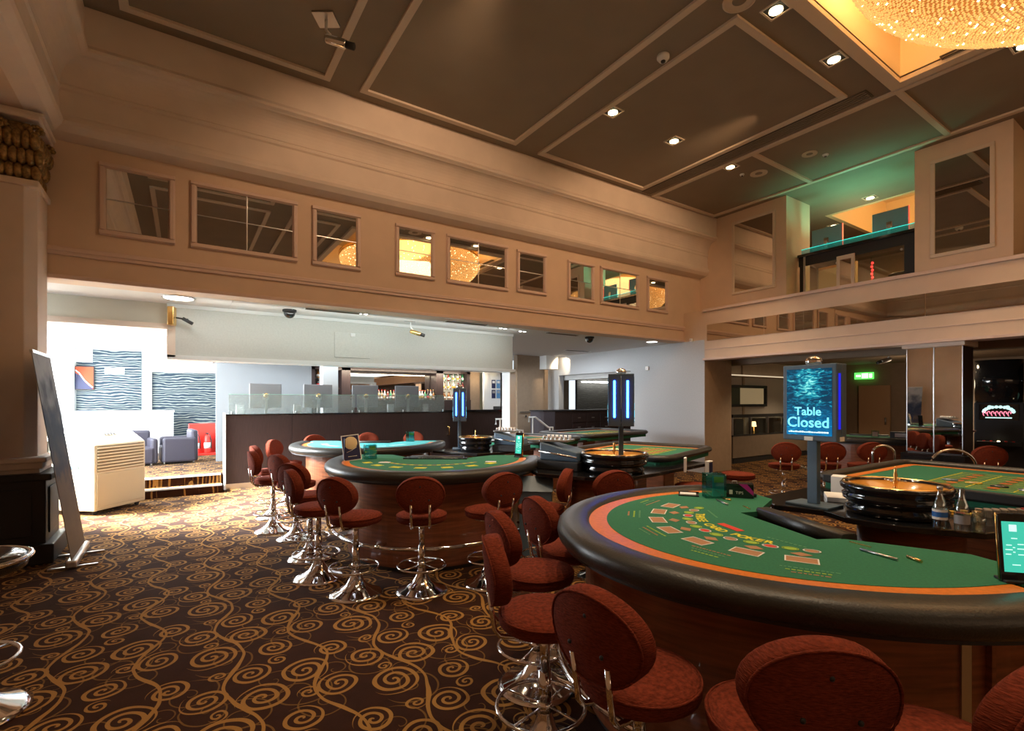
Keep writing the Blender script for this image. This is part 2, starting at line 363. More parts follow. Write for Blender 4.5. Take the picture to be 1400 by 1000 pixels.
MB().box(.22, .235, -.24, .22, .28, .76).box(-.12, .12, -.375, -.36, .28, .76).build('plinth_panel', M_matblack, pb, .01)
cp = MB(); cp.box(-.16, .07, -.18, .30, 3.91, 4.50)
for row, (zz, rr, ex) in enumerate(((3.99, .08, .02), (4.14, .09, .04), (4.30, .10, .06))):
    for i in range(5): cp.ell(-.14+i*.065+(.03 if row % 2 else 0), -.20-ex, zz, .045, .035+ex*.4, rr, 8, 6)
    for i in range(5): cp.ell(.07+ex, -.16+i*.10, zz, .035+ex*.4, .045, rr, 8, 6)
for (x, y) in ((-.14, -.27), (.12, -.24), (.13, .22)):
    for a_ in range(11): cp.ell(x+.055*math.cos(a_*.62)*(1-a_*.06), y, 4.41+.055*math.sin(a_*.62)*(1-a_*.06), .026, .03, .026, 6, 5)
cp.build('capital', M_gold, pl)
MB().box(-.16, .17, -.32, .34, 4.50, 4.55).box(-.16, .19, -.28, .34, 4.55, 4.60).build('abacus', M_cornice, pl, .012)
# wall A: frieze beam over the wide opening
ST('wall_far', M_wall, box(-1.55, UF, VW, VW+.30, 3.03, 5.94).box(UF, UB+.2, VW, VW+.3, 3.6, 5.94))
for i, (z, d, hh) in enumerate(((3.34, .045, .05), (3.30, .03, .10), (3.03, .03, .05))):
    ST('trim_%d' % (i+1), M_trim, box(UW, UF, VW-d, VW+.01, z, z+hh), bevel=.008)
prof = [(0, 4.60), (.17, 4.64), (.235, 4.70), (.25, 4.74), (.24, 4.79), (.22, 4.82), (.205, 5.08), (.225, 5.10), (.225, 5.13), (.21, 5.15)]
for i in range(9):
    a = i/8*PI/2; prof.append((.42-.20*math.cos(a), 5.16+.26*math.sin(a)))
prof += [(.43, 5.43), (.475, 5.45), (.485, 5.48), (.465, 5.51), (.45, 5.53), (.45, 5.95)]
cm = MB(); v = []; f = []
for p, z in prof: v += [(UB, VW-p, z), (UW+p, VW-p, z), (UW+p, -7, z)]
for i in range(len(prof)-1):
    for k in (0, 1): f.append((3*i+k, 3*i+k+1, 3*i+3+k+1, 3*i+3+k))
cm.add(v, f); ST('trim_4', M_cornice, cm)
# other enclosing walls
ST('wall_near', M_wall, box(-3.2, 19.5, -7.2, -7, 0, 6.9))
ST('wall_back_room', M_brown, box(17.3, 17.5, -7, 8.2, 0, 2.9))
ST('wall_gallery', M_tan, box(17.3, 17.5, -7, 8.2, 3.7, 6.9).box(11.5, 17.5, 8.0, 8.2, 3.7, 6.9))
# ceiling with coffer holes
CU0, CU1, CV0, CV1 = 3.6, 7.96, -2.3, 2.64
GU0, GU1, GV0, GV1 = 12.55, 15.6, 0.2, 5.48
cl = MB()
CE = .1
for (a, b, c_, d) in ((-1.6, CU0-CE, -7, 7.8), (CU1+CE, UB+.1, -7, 7.8), (CU0-CE, CU1+CE, -7, CV0-CE), (CU0-CE, CU1+CE, CV1+CE, 7.8),
                      (UB+.1, GU0-CE, -7, 8.2), (GU1+CE, 17.5, -7, 8.2), (GU0-CE, GU1+CE, -7, GV0-CE), (GU0-CE, GU1+CE, GV1+CE, 8.2)):
    cl.box(a, b, c_, d, ZC, ZC+.25)
ST('ceiling', M_ceil, cl)
M_coffer = mat('coffer_plaster', (.78, .63, .40), .7)
for nm, (a, b, c_, d, top) in (('ceiling_coffer', (CU0, CU1, CV0, CV1, 6.95)), ('ceiling_coffer_gallery', (GU0, GU1, GV0, GV1, 6.9))):
    ST(nm, M_coffer, MB().box(a-.1, a, c_, d, ZC, top).box(b, b+.1, c_, d, ZC, top).box(a-.1, b+.1, c_-.1, c_, ZC, top).box(a-.1, b+.1, d, d+.1, ZC, top).box(a, b, c_, d, top, top+.05))
def rect_strip(a, b, c_, d, w=.085, z=ZC, h=.03):
    return MB().box(a, b, c_, c_+w, z-h, z+.01).box(a, b, d-w, d, z-h, z+.01).box(a, a+w, c_+w, d-w, z-h, z+.01).box(b-w, b, c_+w, d-w, z-h, z+.01)
n = 5
for (a, b, c_, d) in ((-.55, 1.66, 3.2, 6.88), (2.06, 4.66, 3.2, 6.88), (5.14, 7.80, 3.2, 6.92), (-.55, 1.66, -2.6, 2.75), (2.1, 3.2, -2.6, 2.75), (-.55, 1.66, -6.6, -3), (2.06, 4.66, -6.6, -3), (5.14, 7.8, -6.6, -3)):
    ST('trim_%d' % n, M_strip, rect_strip(a, b, c_, d)); n += 1
r2 = rect_strip(8.20, 10.32, -6.6, 7.04)
for vv in (4.85, 2.76, .67, -1.4, -3.5): r2.box(8.28, 10.24, vv-.04, vv+.04, ZC-.03, ZC+.01)
ST('trim_%d' % n, M_strip, r2); n += 1
ST('trim_%d' % n, M_strip, MB().box(CU0-.14, CU1+.14, CV1, CV1+.14, ZC-.06, ZC+.02).box(CU0-.14, CU1+.14, CV0-.14, CV0, ZC-.06, ZC+.02).box(CU1, CU1+.14, CV0, CV1, ZC-.06, ZC+.02).box(CU0-.14, CU0, CV0, CV1, ZC-.06, ZC+.02)); n += 1
ds = T('slot_diffuser', 'long dark slotted air diffuser running along the ceiling', 'air vent', (7.99, 5.0, ZC)); 
box(-.13, .13, -2.0, 2.0, -.012, 0).build('casing', M_slot, ds)
for i in range(5): box(-.11+i*.05, -.098+i*.05, -1.98, 1.98, -.024, -.010).build('slat', M_ceil, ds)
d2 = dup(ds, (7.99, .2, ZC), 0, 'dark slotted air diffuser beside the chandelier coffer')
# wall B upper: pilasters; fascia; lower stub
ST('wall_right', M_wall, box(UB, 11.5, 5.46, VW+.3, 3.7, ZC).box(UB, 11.5, 2.06, 3.28, 3.7, ZC).box(UB, 11.5, -7, .0, 3.7, ZC))
ST('wall_right_lower', M_greyblue, box(UF, UF+.2, 7.14, 9.2, 0, 3.03).box(UF, UF+.2, 9.2, 12.2, 2.44, 3.05).box(UF, UF+.2, 12.2, 14, 0, 3.05))
ST('wall_stub', M_tan, box(UF+.01, 10.94, 6.97, 7.14, 0, 2.60)); ST('wall_stub_face', M_greyblue, box(UF, UF+.01, 6.97, 7.14, 0, 3.03).box(UF+.01, UB, 6.98, 7.14, 2.6, 3.03))
ST('wall_corner', M_wall, box(UF, UB+.1, 6.97, VW, 3.03, 3.70))
fa = MB().box(UF, 10.55, -7, 6.97, 2.60, 3.68)
ST('wall_fascia', M_wall, fa)
ST('trim_%d' % n, M_trim, MB().box(UF-.05, 10.6, -7, 7.0, 3.66, 3.72).box(UF-.04, 10.2, -7, 7.0, 2.56, 2.61).box(UF-.015, UF+.01, -7, 6.97, 2.80, 2.815), bevel=.008); n += 1
ST('floor_gallery', M_brown, box(10.5, 17.4, -7, 8.1, 3.45, 3.70))
ms = T('mirror_band', 'long low mirror band set in the cream balcony fascia', 'mirror', (UF-.012, 6.9, 3.0))
for i in range(10):
    y1 = -i*1.32; box(0, .014, y1-1.31, y1, .0, .36).build('mirror_pane', M_mirror2, ms)
# second bulkhead, lintel, upper and lower ceilings behind the opening
ST('wall_bulkhead', M_grey, box(-.13, 5.75, 8.6, 8.9, 2.30, 3.03))
ST('wall_lintel', mat('cream_lintel', (.58, .56, .47), .7), box(-3.2, -.13, 8.6, 8.85, 2.68, 3.03))
ST('trim_%d' % n, M_cornice, MB().box(-3.2, -.09, 8.54, 8.9, 2.66, 2.70).box(-3.2, -.11, 8.57, 8.9, 2.70, 2.74).box(-.16, -.06, 8.56, 8.92, 2.27, 2.72)); n += 1
ST('trim_%d' % n, M_white, MB().box(-.16, 5.78, 8.56, 8.94, 2.24, 2.30).box(-.16, 5.75, 8.565, 8.6, 2.98, 3.03)); n += 1
ST('ceiling_soffit', mat('soffit_white', (.66, .65, .64), .7), box(-3.2, UF, VW+.3, 14.2, 3.03, 3.15))
ST('ceiling_bar', M_white, box(.6, 5.75, 8.9, 13.2, 2.50, 2.60).box(5.75, 8.2, 12.3, 13.2, 2.50, 2.60).box(-.2, .6, 8.9, 11.4, 2.50, 2.60))
ST('ceiling_lounge', M_white, box(-3.2, .7, 11.0, 17, 3.3, 3.4).box(.6, 1.2, 12.8, 17, 2.5, 3.3))
ST('trim_%d' % n, M_steel, box(1.4, 1.404, 8.0, 8.6, 3.02, 3.03).box(0.6, .606, 7.8, 8.6, 3.024, 3.03)); n += 1
# access panel on bulkhead
ap = T('access_panel', 'flush square access panel high on the grey bulkhead', 'hatch', (2.45, 8.6, 2.38))
box(-.30, .30, -.012, .01, 0, .42).build('panel', M_grey, ap, .003); box(-.04, .04, -.03, -.01, .36, .42).build('sensor', M_white, ap, .005)
# column by the bar and the white post at the end of the bulkhead
ST('column_bar', M_white, box(2.56, 2.88, 11.2, 11.5, 0, 2.52)); ST('column_opening', M_white, box(5.68, 5.83, 8.6, 8.9, 0, 2.3))
# bar back wall
ST('wall_bar', mat('bar_wall_paint', (.27, .29, .31), .8), box(.66, 2.66, 12.8, 13.0, .3, 2.52))
ST('wall_bar_recess', M_dark, MB().box(2.66, 7.02, 13.25, 13.35, 0, 2.5).box(2.66, 2.74, 12.8, 13.3, 0, 2.5).box(3.38, 3.60, 12.8, 13.3, 0, 2.5).box(5.98, 6.20, 12.8, 13.3, 0, 2.5).box(6.96, 7.06, 12.8, 13.3, 0, 2.5).box(2.66, 7.06, 12.8, 13.3, 2.42, 2.5))
ST('wall_bar_side', M_tan, box(7.06, 7.5, 13.0, 13.1, 0, 2.5)); ST('wall_posters', M_white, MB().box(7.48, 8.12, 12.7, 12.8, 0, 2.62).box(8.05, 8.12, 12.7, 13.6, 0, 2.6))
dr = ST('door_1', mat('brown_door', (.12, .05, .03), .4), box(8.30, 8.55, 13.1, 13.16, 0, 2.5)); box(8.32, 8.36, 13.06, 13.1, 1.0, 1.3).build('handle', M_chrome, dr)
ST('wall_passage', mat('pale_yellow_wall', (.6, .56, .36), .7), box(8.0, 8.6, 14.4, 14.5, 0, 2.6))
ST('wall_reception', M_tan, MB().box(8.46, 9.44, 12.4, 12.6, 0, 3.03).box(9.44, 10.3, 12.75, 12.9, 0, 3.03).box(10.2, 11.25, 13.3, 13.4, 0, 3.03))
ST('wall_box', M_white, box(9.30, 9.75, 12.05, 12.4, 2.62, 3.03)); ST('wall_inner_lintel', M_white, box(10.15, 10.4, 9.2, 12.6, 2.30, 2.72).box(UF+.19, 13.2, 9.2, 14.4, 2.7, 2.75))
ST('wall_stone', M_stone, box(11.1, 13.2, 12.7, 12.8, 0, 2.7)); ST('wall_reception_end', M_tan, box(13.1, 13.2, 8, 13, 0, 2.7))
tag(box(11.2, 12.8, 12.45, 12.6, 2.26, 2.30).build('light_strip', M_coolglow), 'thin white strip light over the dark stone wall in the niche', 'lamp')
# lounge beyond
ST('wall_lounge', M_white, box(-3.2, 1.3, 16.5, 16.7, 0, 3.6).box(.98, 1.2, 12.9, 16.6, .3, 2.6))
ST('wall_lounge_left', M_white, MB().box(-2.85, -2.7, 7.9, 17, 0, .35).box(-2.85, -2.7, 7.9, 17, 3.0, 3.4).box(-2.85, -2.7, 7.9, 8.4, 0, 3.4).box(-2.85, -2.7, 13.9, 14.2, 0, 3.4).box(-2.85, -1.6, 7.83, 7.9, 0, 3.1))
ST('wall_lounge_pier', M_white, box(-2.25, -2.0, 13.2, 13.5, .3, 3.3).box(-2.05, -1.55, 8.62, 8.8, 0, 2.7))
wn = ST('window_1', mat('window_bright', (.9, .95, 1), .5, emit=(.92, .97, 1), es=3.0), box(-2.80, -2.78, 8.4, 13.9, .35, 3.0).box(-2.80, -2.78, 14.2, 16.5, .35, 3.0))
for k in range(5): box(-2.77, -2.73, 8.4+k*1.37, 8.46+k*1.37, .35, 3.0).build('mullion', M_white, wn)
for nm, (a, b, z0, z1) in enumerate(((-2.18, -.86, 1.37, 2.62), (-1.86, -.86, 2.62, 2.95), (-.63, .98, .30, 2.42))):
    ST('wall_wave_panel', M_wavy, box(a, b, 16.47, 16.51, z0, z1))
ST('trim_%d' % n, M_white, MB().box(-.84, -.64, 16.38, 16.5, .3, 3.3).box(-2.3, -2.2, 16.3, 16.5, .3, 3.3).box(-.64, 1.0, 16.36, 16.5, 2.42, 2.6).box(-2.3, -.84, 16.4, 16.5, 2.98, 3.3)); n += 1
lb = T('bench_wall', 'low white wall in front of the wave wallpaper', 'partition', (-1.2, 15.6, .3)); box(-1.3, 1.05, 0, .3, 0, 1.05).build('body', M_white, lb, .01); box(-1.32, 1.07, -.02, .32, 1.05, 1.10).build('cap', M_white, lb, .005)
# back room on the right
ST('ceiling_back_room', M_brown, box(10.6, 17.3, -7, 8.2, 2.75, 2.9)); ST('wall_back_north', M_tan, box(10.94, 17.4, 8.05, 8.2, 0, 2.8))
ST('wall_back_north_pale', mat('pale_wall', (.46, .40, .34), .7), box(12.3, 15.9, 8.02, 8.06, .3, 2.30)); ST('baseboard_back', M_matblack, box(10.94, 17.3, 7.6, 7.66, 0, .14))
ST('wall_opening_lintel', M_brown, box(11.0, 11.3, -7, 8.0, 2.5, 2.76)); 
# ------------------------------------------------------------------ wall frames with mirror panes
FR = [(-.73, -.12, 3.66, 4.39, 'h'), (.17, 1.31, 3.66, 4.39, 'x'), (1.63, 2.20, 3.66, 4.39, 'h'), (2.87, 3.42, 3.68, 4.38, 'h'), (3.76, 4.86, 3.68, 4.38, 'x'),
      (5.18, 5.73, 3.70, 4.36, 'h'), (6.39, 6.96, 3.70, 4.36, 'h'), (7.26, 8.28, 3.70, 4.37, 'x'), (8.67, 9.24, 3.70, 4.36, 'n')]
ORD = ['first mirrored panel from the left end of the frieze, next to the pilaster', 'wide mirrored panel, leftmost of the three wide ones on the frieze', 'third mirrored panel from the left, small upright one', 'fourth mirrored panel from the left, small upright one',
       'wide mirrored panel at the middle of the frieze', 'sixth mirrored panel from the left, small upright one', 'seventh mirrored panel from the left, small upright one', 'wide mirrored panel nearest the right end of the frieze', 'plain undivided small mirror at the right end of the frieze']
for (a, b, z0, z1, k), lab in zip(FR, ORD):
    t = T('wall_mirror', lab, 'mirror', (a, VW, z0), group='mirrored panels along the frieze')
    w, h = b-a, z1-z0
    f = frame_mb(0, w, 0, h, .065, .045, 'v', 0, -1).build('frame', M_trim, t, .008)
    xs = [0, w/2, w] if k == 'x' else [0, w]; zs = [0, h/2, h] if k != 'n' else [0, h]
    for i in range(len(xs)-1):
        for j in range(len(zs)-1):
            p = box(xs[i]+.002, xs[i+1]-.002, -.012, 0, zs[j]+.002, zs[j+1]-.002).build('mirror_pane', M_mirror, t, .006)
            p.rotation_euler = (random.uniform(-.004, .004), 0, random.uniform(-.004, .004))
    if k != 'n': box(0, w, -.016, -.008, h/2-.005, h/2+.005).build('joint_strip', M_steel, t)
    if k == 'x': box(w/2-.005, w/2+.005, -.016, -.008, 0, h).build('joint_strip', M_steel, t)
for (a, b, z0, z1, lab) in ((5.74, 6.62, 4.12, 5.66, 'tall mirror on the right wall beside the corner with the frieze'), (2.32, 3.0, 4.10, 5.62, 'tall mirror on the pilaster to the right of the gallery opening')):
    t = T('pilaster_mirror', lab, 'mirror', (UB, a, z0))
    MB().box(-.03, 0, -.06, b-a+.06, -.06, 0).box(-.03, 0, -.06, b-a+.06, z1-z0, z1-z0+.06).box(-.03, 0, -.06, 0, 0, z1-z0).box(-.03, 0, b-a, b-a+.06, 0, z1-z0).build('frame', M_strip, t, .008)
    box(-.012, 0, 0, b-a, 0, z1-z0).build('mirror_pane', M_mirror2, t)

# ------------------------------------------------------------------ ceiling fittings
def downlight(x, y, z, lab, s=.10, m=None, p=60, col=WARM2, ang=75, tgt=None):
    t = T('downlight', lab, 'downlight', (x, y, z), group='recessed square downlights')
    MB().box(-s-.02, s+.02, -s-.02, -s, -.012, .01).box(-s-.02, s+.02, s, s+.02, -.012, .01).box(-s-.02, -s, -s, s, -.012, .01).box(s, s+.02, -s, s, -.012, .01).build('trim_frame', M_strip, t)
    box(-s, s, -s, s, -.004, .01).build('black_well', M_matblack, t)
    MB().lathe([(s*.74, -.012), (s*.72, -.006), (s*.5, -.006)], 20).build('ring', M_steel, t)
    MB().lathe([(s*.70, -.02), (s*.5, -.024), (.001, -.026)], 20).build('bulb_glow', m or M_glow, t)
    if p: 
        l = lamp('SPOT', 'downlight_beam', (x, y, z-.04), p, col, .05, tgt or (x, y, 0), ang, .6)
    return t
for (x, y, lab) in ((5.43, 2.93, 'downlight nearest the loudspeaker ring at the top edge, beside the coffer'), (6.82, 2.95, 'downlight beside the coffer corner, between it and the ceiling moulding'),
                    (5.34, 5.31, 'leftmost downlight inside the large rectangular ceiling moulding'), (6.77, 5.34, 'second downlight inside the large rectangular ceiling moulding'),
                    (8.38, 5.36, 'downlight past the slot diffuser, close to the corner over the frieze'), (8.46, 1.56, 'downlight at the right edge, past the chandelier')):
    downlight(x, y, ZC, lab, p=170)
for (x, y, z, lab) in ((12.11, 4.54, ZC, 'downlight in the teal-lit ceiling of the gallery'), (13.3, 5.75, ZC, 'farther downlight in the gallery, left of its coffer')):
    downlight(x, y, z, lab, p=25)
# extra ceiling spots without fittings, over the tables and behind the photographer
for (x, y, pw) in ((.6, 1.4, 110), (2.6, 3.1, 220), (2.5, .7, 200), (.4, 4.6, 70), (3.2, 5.5, 170), (4.6, 3.4, 120), (3.2, -2.5, 130), (.5, -2.5, 130), (1.0, -5, 100), (6, -5, 100), (5.2, 1.2, 60)):
    lamp('SPOT', 'downlight_beam', (x, y, ZC-.05), pw, WARM2, .06, (x, y, 0), 80, .6)
# added warm fill, no fittings: area lamp behind the photographer, two frieze spots
lamp('AREA', 'hall_fill', (4.5, -6.6, 2.6), 40, (1, .66, .40), 9, (4.5, 7, 4.2), sy=1.2)
lamp('SPOT', 'frieze_fill', (2.6, 4.2, ZC-.05), 215, (1, .62, .36), .2, (3.2, 7.5, 3.2), 110)
lamp('SPOT', 'frieze_fill', (7.2, 4.2, ZC-.05), 215, (1, .60, .33), .2, (7.6, 7.5, 3.2), 110)
def ring_speaker(x, y, z, r, lab, cat='speaker'):
    t = T('ceiling_speaker', lab, cat, (x, y, z))
    MB().lathe([(r, 0), (r, -.012), (r*.9, -.018), (r*.86, -.006)], 28).build('ring', M_strip, t); MB().lathe([(r*.86, -.004), (.001, -.008)], 24).build('grille', M_ceil, t)
ring_speaker(4.98, 3.08, ZC, .17, 'round ceiling loudspeaker at the top edge near the coffer'); ring_speaker(9.09, 4.32, ZC, .12, 'pale round ceiling loudspeaker beyond the slot diffuser'); ring_speaker(9.07, 5.22, ZC, .15, 'taupe ring loudspeaker near the farthest ceiling corner')
def puck(x, y, z, r, h, lab, name='smoke_detector', m=None):
    t = T(name, lab, 'detector', (x, y, z)); MB().lathe([(r, 0), (r*1.02, -h*.5), (r*.7, -h), (.001, -h)], 20).build('housing', m or M_white, t)
    MB().lathe([(r*.4, -h), (r*.35, -h-.015), (.001, -h-.015)], 12).build('sensor', M_matblack, t)
puck(4.99, 4.1, ZC, .075, .07, 'white smoke detector between two ceiling mouldings'); puck(9.35, 4.18, ZC, .05, .03, 'small white detector next to the pale loudspeaker'); puck(8.85, 5.42, ZC, .04, .03, 'tiny detector next to the taupe ring loudspeaker')
def camera_spot(x, y, z, lab, m=None, s=1, rz=0, tilt=.9):
    t = T('surveillance_camera', lab, 'camera', (x, y, z), rz)
    box(-.09*s, .09*s, -.09*s, .09*s, -.02, 0).build('mount_plate', M_steel, t); MB().tube([(0, 0, -.02), (.0, 0, -.10*s), (.05*s, 0, -.16*s)], .012*s).build('arm', M_white, t)
    MB().lathe([(.030*s, -.10*s), (.038*s, -.08*s), (.038*s, .08*s), (.032*s, .09*s)], 14, TR(.09*s, 0, -.2*s) @ Matrix.Rotation(PI/2+tilt-.6, 4, 'Y')).build('body', m or M_brass, t)
    MB().lathe([(.030*s, .09*s), (.030*s, .16*s), (.02*s, .165*s)], 14, TR(.09*s, 0, -.2*s) @ Matrix.Rotation(PI/2+tilt-.6, 4, 'Y')).build('lens', M_matblack, t)
camera_spot(1.36, 5.80, ZC, 'chrome surveillance camera hanging from the ceiling at the top left', M_chrome, 1.3, -.6)
camera_spot(3.33, 8.18, 3.03, 'brass surveillance camera under the soffit in front of the access panel', M_brass, 1.0, -.5)
bs = T('surveillance_camera', 'black surveillance camera on a brass square wall lamp at the lintel end', 'camera', (-.10, 8.48, 2.80), -.3)
box(-.04, .04, -.06, .06, -.09, .17).build('brass_box', M_brass, bs, .01); MB().tube([(.05, 0, .02), (.20, 0, .0)], .012).tube([(.14, -.02, .01), (.26, -.02, -.06)], .025).build('body', M_matblack, bs)
for (x, y, lab) in ((1.38, 8.17, 'black dome camera under the soffit left of the long vent'), (7.38, 8.04, 'black dome camera under the soffit toward the right end')):
    t = T('dome_camera', lab, 'camera', (x, y, 3.03)); MB().cyl(0, 0, -.03, 0, .10).build('base', M_matblack, t); MB().ell(0, 0, -.04, .085, .085, .09).build('dome', M_black, t)
for (x, y, lab) in ((1.95, 7.86, 'slotted vent in the soffit right of the first dome camera'), (4.22, 7.78, 'slotted vent in the middle of the soffit'), (6.55, 7.95, 'slotted vent in the soffit left of the second dome camera'), (9.1, 10.4, 'slotted vent in the white ceiling over the reception')):
    t = T('soffit_vent', lab, 'air vent', (x, y, 3.03)); box(-.42, .42, -.07, .07, -.012, 0).build('frame', M_white, t)
    for i in range(3): box(-.40, .40, -.05+i*.036, -.032+i*.036, -.018, -.008).build('slat', M_slot, t)
for (x, y, lab, r) in ((-.02, 8.02, 'long bright oval lamp in the soffit at the left', .17), (9.16, 7.85, 'bright oval lamp in the soffit at its right end', .12)):
    t = T('soffit_lamp', lab, 'lamp', (x, y, 3.03)); MB().lathe([(r*1.15, 0), (r*1.1, -.015), (r, -.01)], 24).build('rim', M_steel, t); MB().lathe([(r, -.012), (.001, -.02)], 24).build('bulb_glow', M_coolglow, t)
for (x, y, lab) in ((2.40, 7.86, 'small twin spotlight in the soffit, left one of two'), (5.10, 7.96, 'small twin spotlight in the soffit, right one of two'), (5.65, 8.1, 'small spotlight in the soffit just past the right twin one')):
    t = T('soffit_spotlight', lab, 'spotlight', (x, y, 3.03)); MB().box(-.10, .10, -.04, .04, -.01, 0).build('plate', M_steel, t)
    for dx in (-.05, .05): MB().lathe([(.03, -.012), (.001, -.018)], 14, TR(dx, 0, 0)).build('bulb_glow', M_coolglow, t)
for i, (x, y) in enumerate(((1.35, 11.9), (1.15, 10.9), (3.9, 11.8), (4.6, 11.6), (5.5, 11.8), (5.6, 12.5), (7.8, 12.6))):
    t = T('bar_downlight', 'tiny round downlight in the low ceiling over the bar', 'downlight', (x, y, 2.50), group='tiny bar downlights'); MB().lathe([(.05, 0), (.05, -.006), (.04, -.006)], 14).build('rim', M_steel, t); MB().lathe([(.04, -.006), (.001, -.010)], 14).build('bulb_glow', M_glow if i > 4 else M_coolglow, t)
lamp('POINT', 'back_room_fill', (14.5, 4.5, 1.9), 30, WARM2, .3)  # added point lamp brightening the back room, no fitting
lamp('SPOT', 'niche_spot', (9.75, 11.6, 2.98), 40, WARM2, .03, (9.9, 12.3, 2.4), 90)
lamp('POINT', 'bar_recess_lamp', (7.3, 12.6, 2.3), 6, WARM2, .05)
for (x, y, lab) in ((13.0, 3.5, 'round downlight in the back room ceiling above the exit sign'), (13.5, 4.2, 'second round downlight in the back room ceiling'), (11.4, 4.35, 'twin downlight just inside the low ceiling behind the lit sign')):
    t = T('back_room_downlight', lab, 'downlight', (x, y, 2.75)); MB().lathe([(.09, 0), (.09, -.01), (.07, -.01)], 18).build('rim', M_steel, t); MB().lathe([(.07, -.01), (.001, -.018)], 18).build('bulb_glow', M_glow, t)
for (x, y, pw) in ((13.0, 3.5, 110), (14.5, 6.4, 120), (15.5, 2.0, 90), (12.5, 0.5, 60), (11.6, 5.8, 60)): lamp('SPOT', 'back_room_beam', (x, y, 2.70), pw, WARM2, .05, (x, y, 0), 120, .7)
for (x, y, lab) in ((12.6, 4.35, 'left ceiling-hung white camera in the back room'), (12.7, 3.75, 'right ceiling-hung white camera in the back room')): camera_spot(x, y, 2.75, lab, M_steel, 1.2, 2.6)

# ------------------------------------------------------------------ chandelier: bead strings on a dome
CX, CY, CR, CZ, CD = 6.05, .28, 2.1, 6.02, 1.04
ch = T('chandelier', 'huge glowing dome chandelier of golden crystal bead strings in the coffer', 'chandelier', (CX, CY, CZ))
MB().lathe([(CR, 0), (CR+.03, .03), (CR+.03, .10), (CR-.02, .12)], 64).build('rim', M_brass, ch)
MB().lathe([(CR*math.cos(i*PI/24)*.985, -CD*.97*math.sin(i*PI/24)) for i in range(13)][:-1]+[(.01, -CD*.97)], 64, caps=False).build('inner_dome', mat('dome_gauze', (.30, .14, .04), .6, emit=(1, .48, .12), es=.26, alpha=.6), ch)
b1 = MB(); b2 = MB()
def octa(mb, p, r):
    x, y, z = p; o = len(mb.v); mb.v += [(x-r, y, z), (x+r, y, z), (x, y-r, z), (x, y+r, z), (x, y, z-r), (x, y, z+r)]
    for a, b in ((0, 2), (2, 1), (1, 3), (3, 0)): mb.f += [[o+a, o+b, o+5], [o+b, o+a, o+4]]; mb.sm += [False, False]
NR = 78
for j in range(NR):
    ph = (j+.5)/NR*PI/2; rr = CR*math.cos(ph); nb = max(6, int(2*PI*rr/.037)); sw = 1.6*j/NR
    for i in range(nb):
        a = 2*PI*i/nb+sw; 
        q_ = rr+random.uniform(-.006, .006); octa(b2 if random.random() < .03 else b1, (q_*math.cos(a), q_*math.sin(a), -CD*math.sin(ph)-random.uniform(0, .014)), .0135)
o1 = b1.build('bead_strings', M_bead, ch); o1['kind'] = 'stuff'; o2 = b2.build('sparkling_beads', M_beadb, ch); o2['kind'] = 'stuff'
gch = T('gallery_chandelier', 'second golden bead chandelier inside the gallery coffer', 'chandelier', (14.0, 1.2, 6.1))
MB().lathe([(1.3, 0), (1.25, -.2), (.9, -.42), (.4, -.52), (.01, -.55)], 40).build('bead_dome', mat('gallery_dome', (.6, .35, .12), .5, emit=(1, .6, .22), es=1.3, noise=(60, .5)), gch)

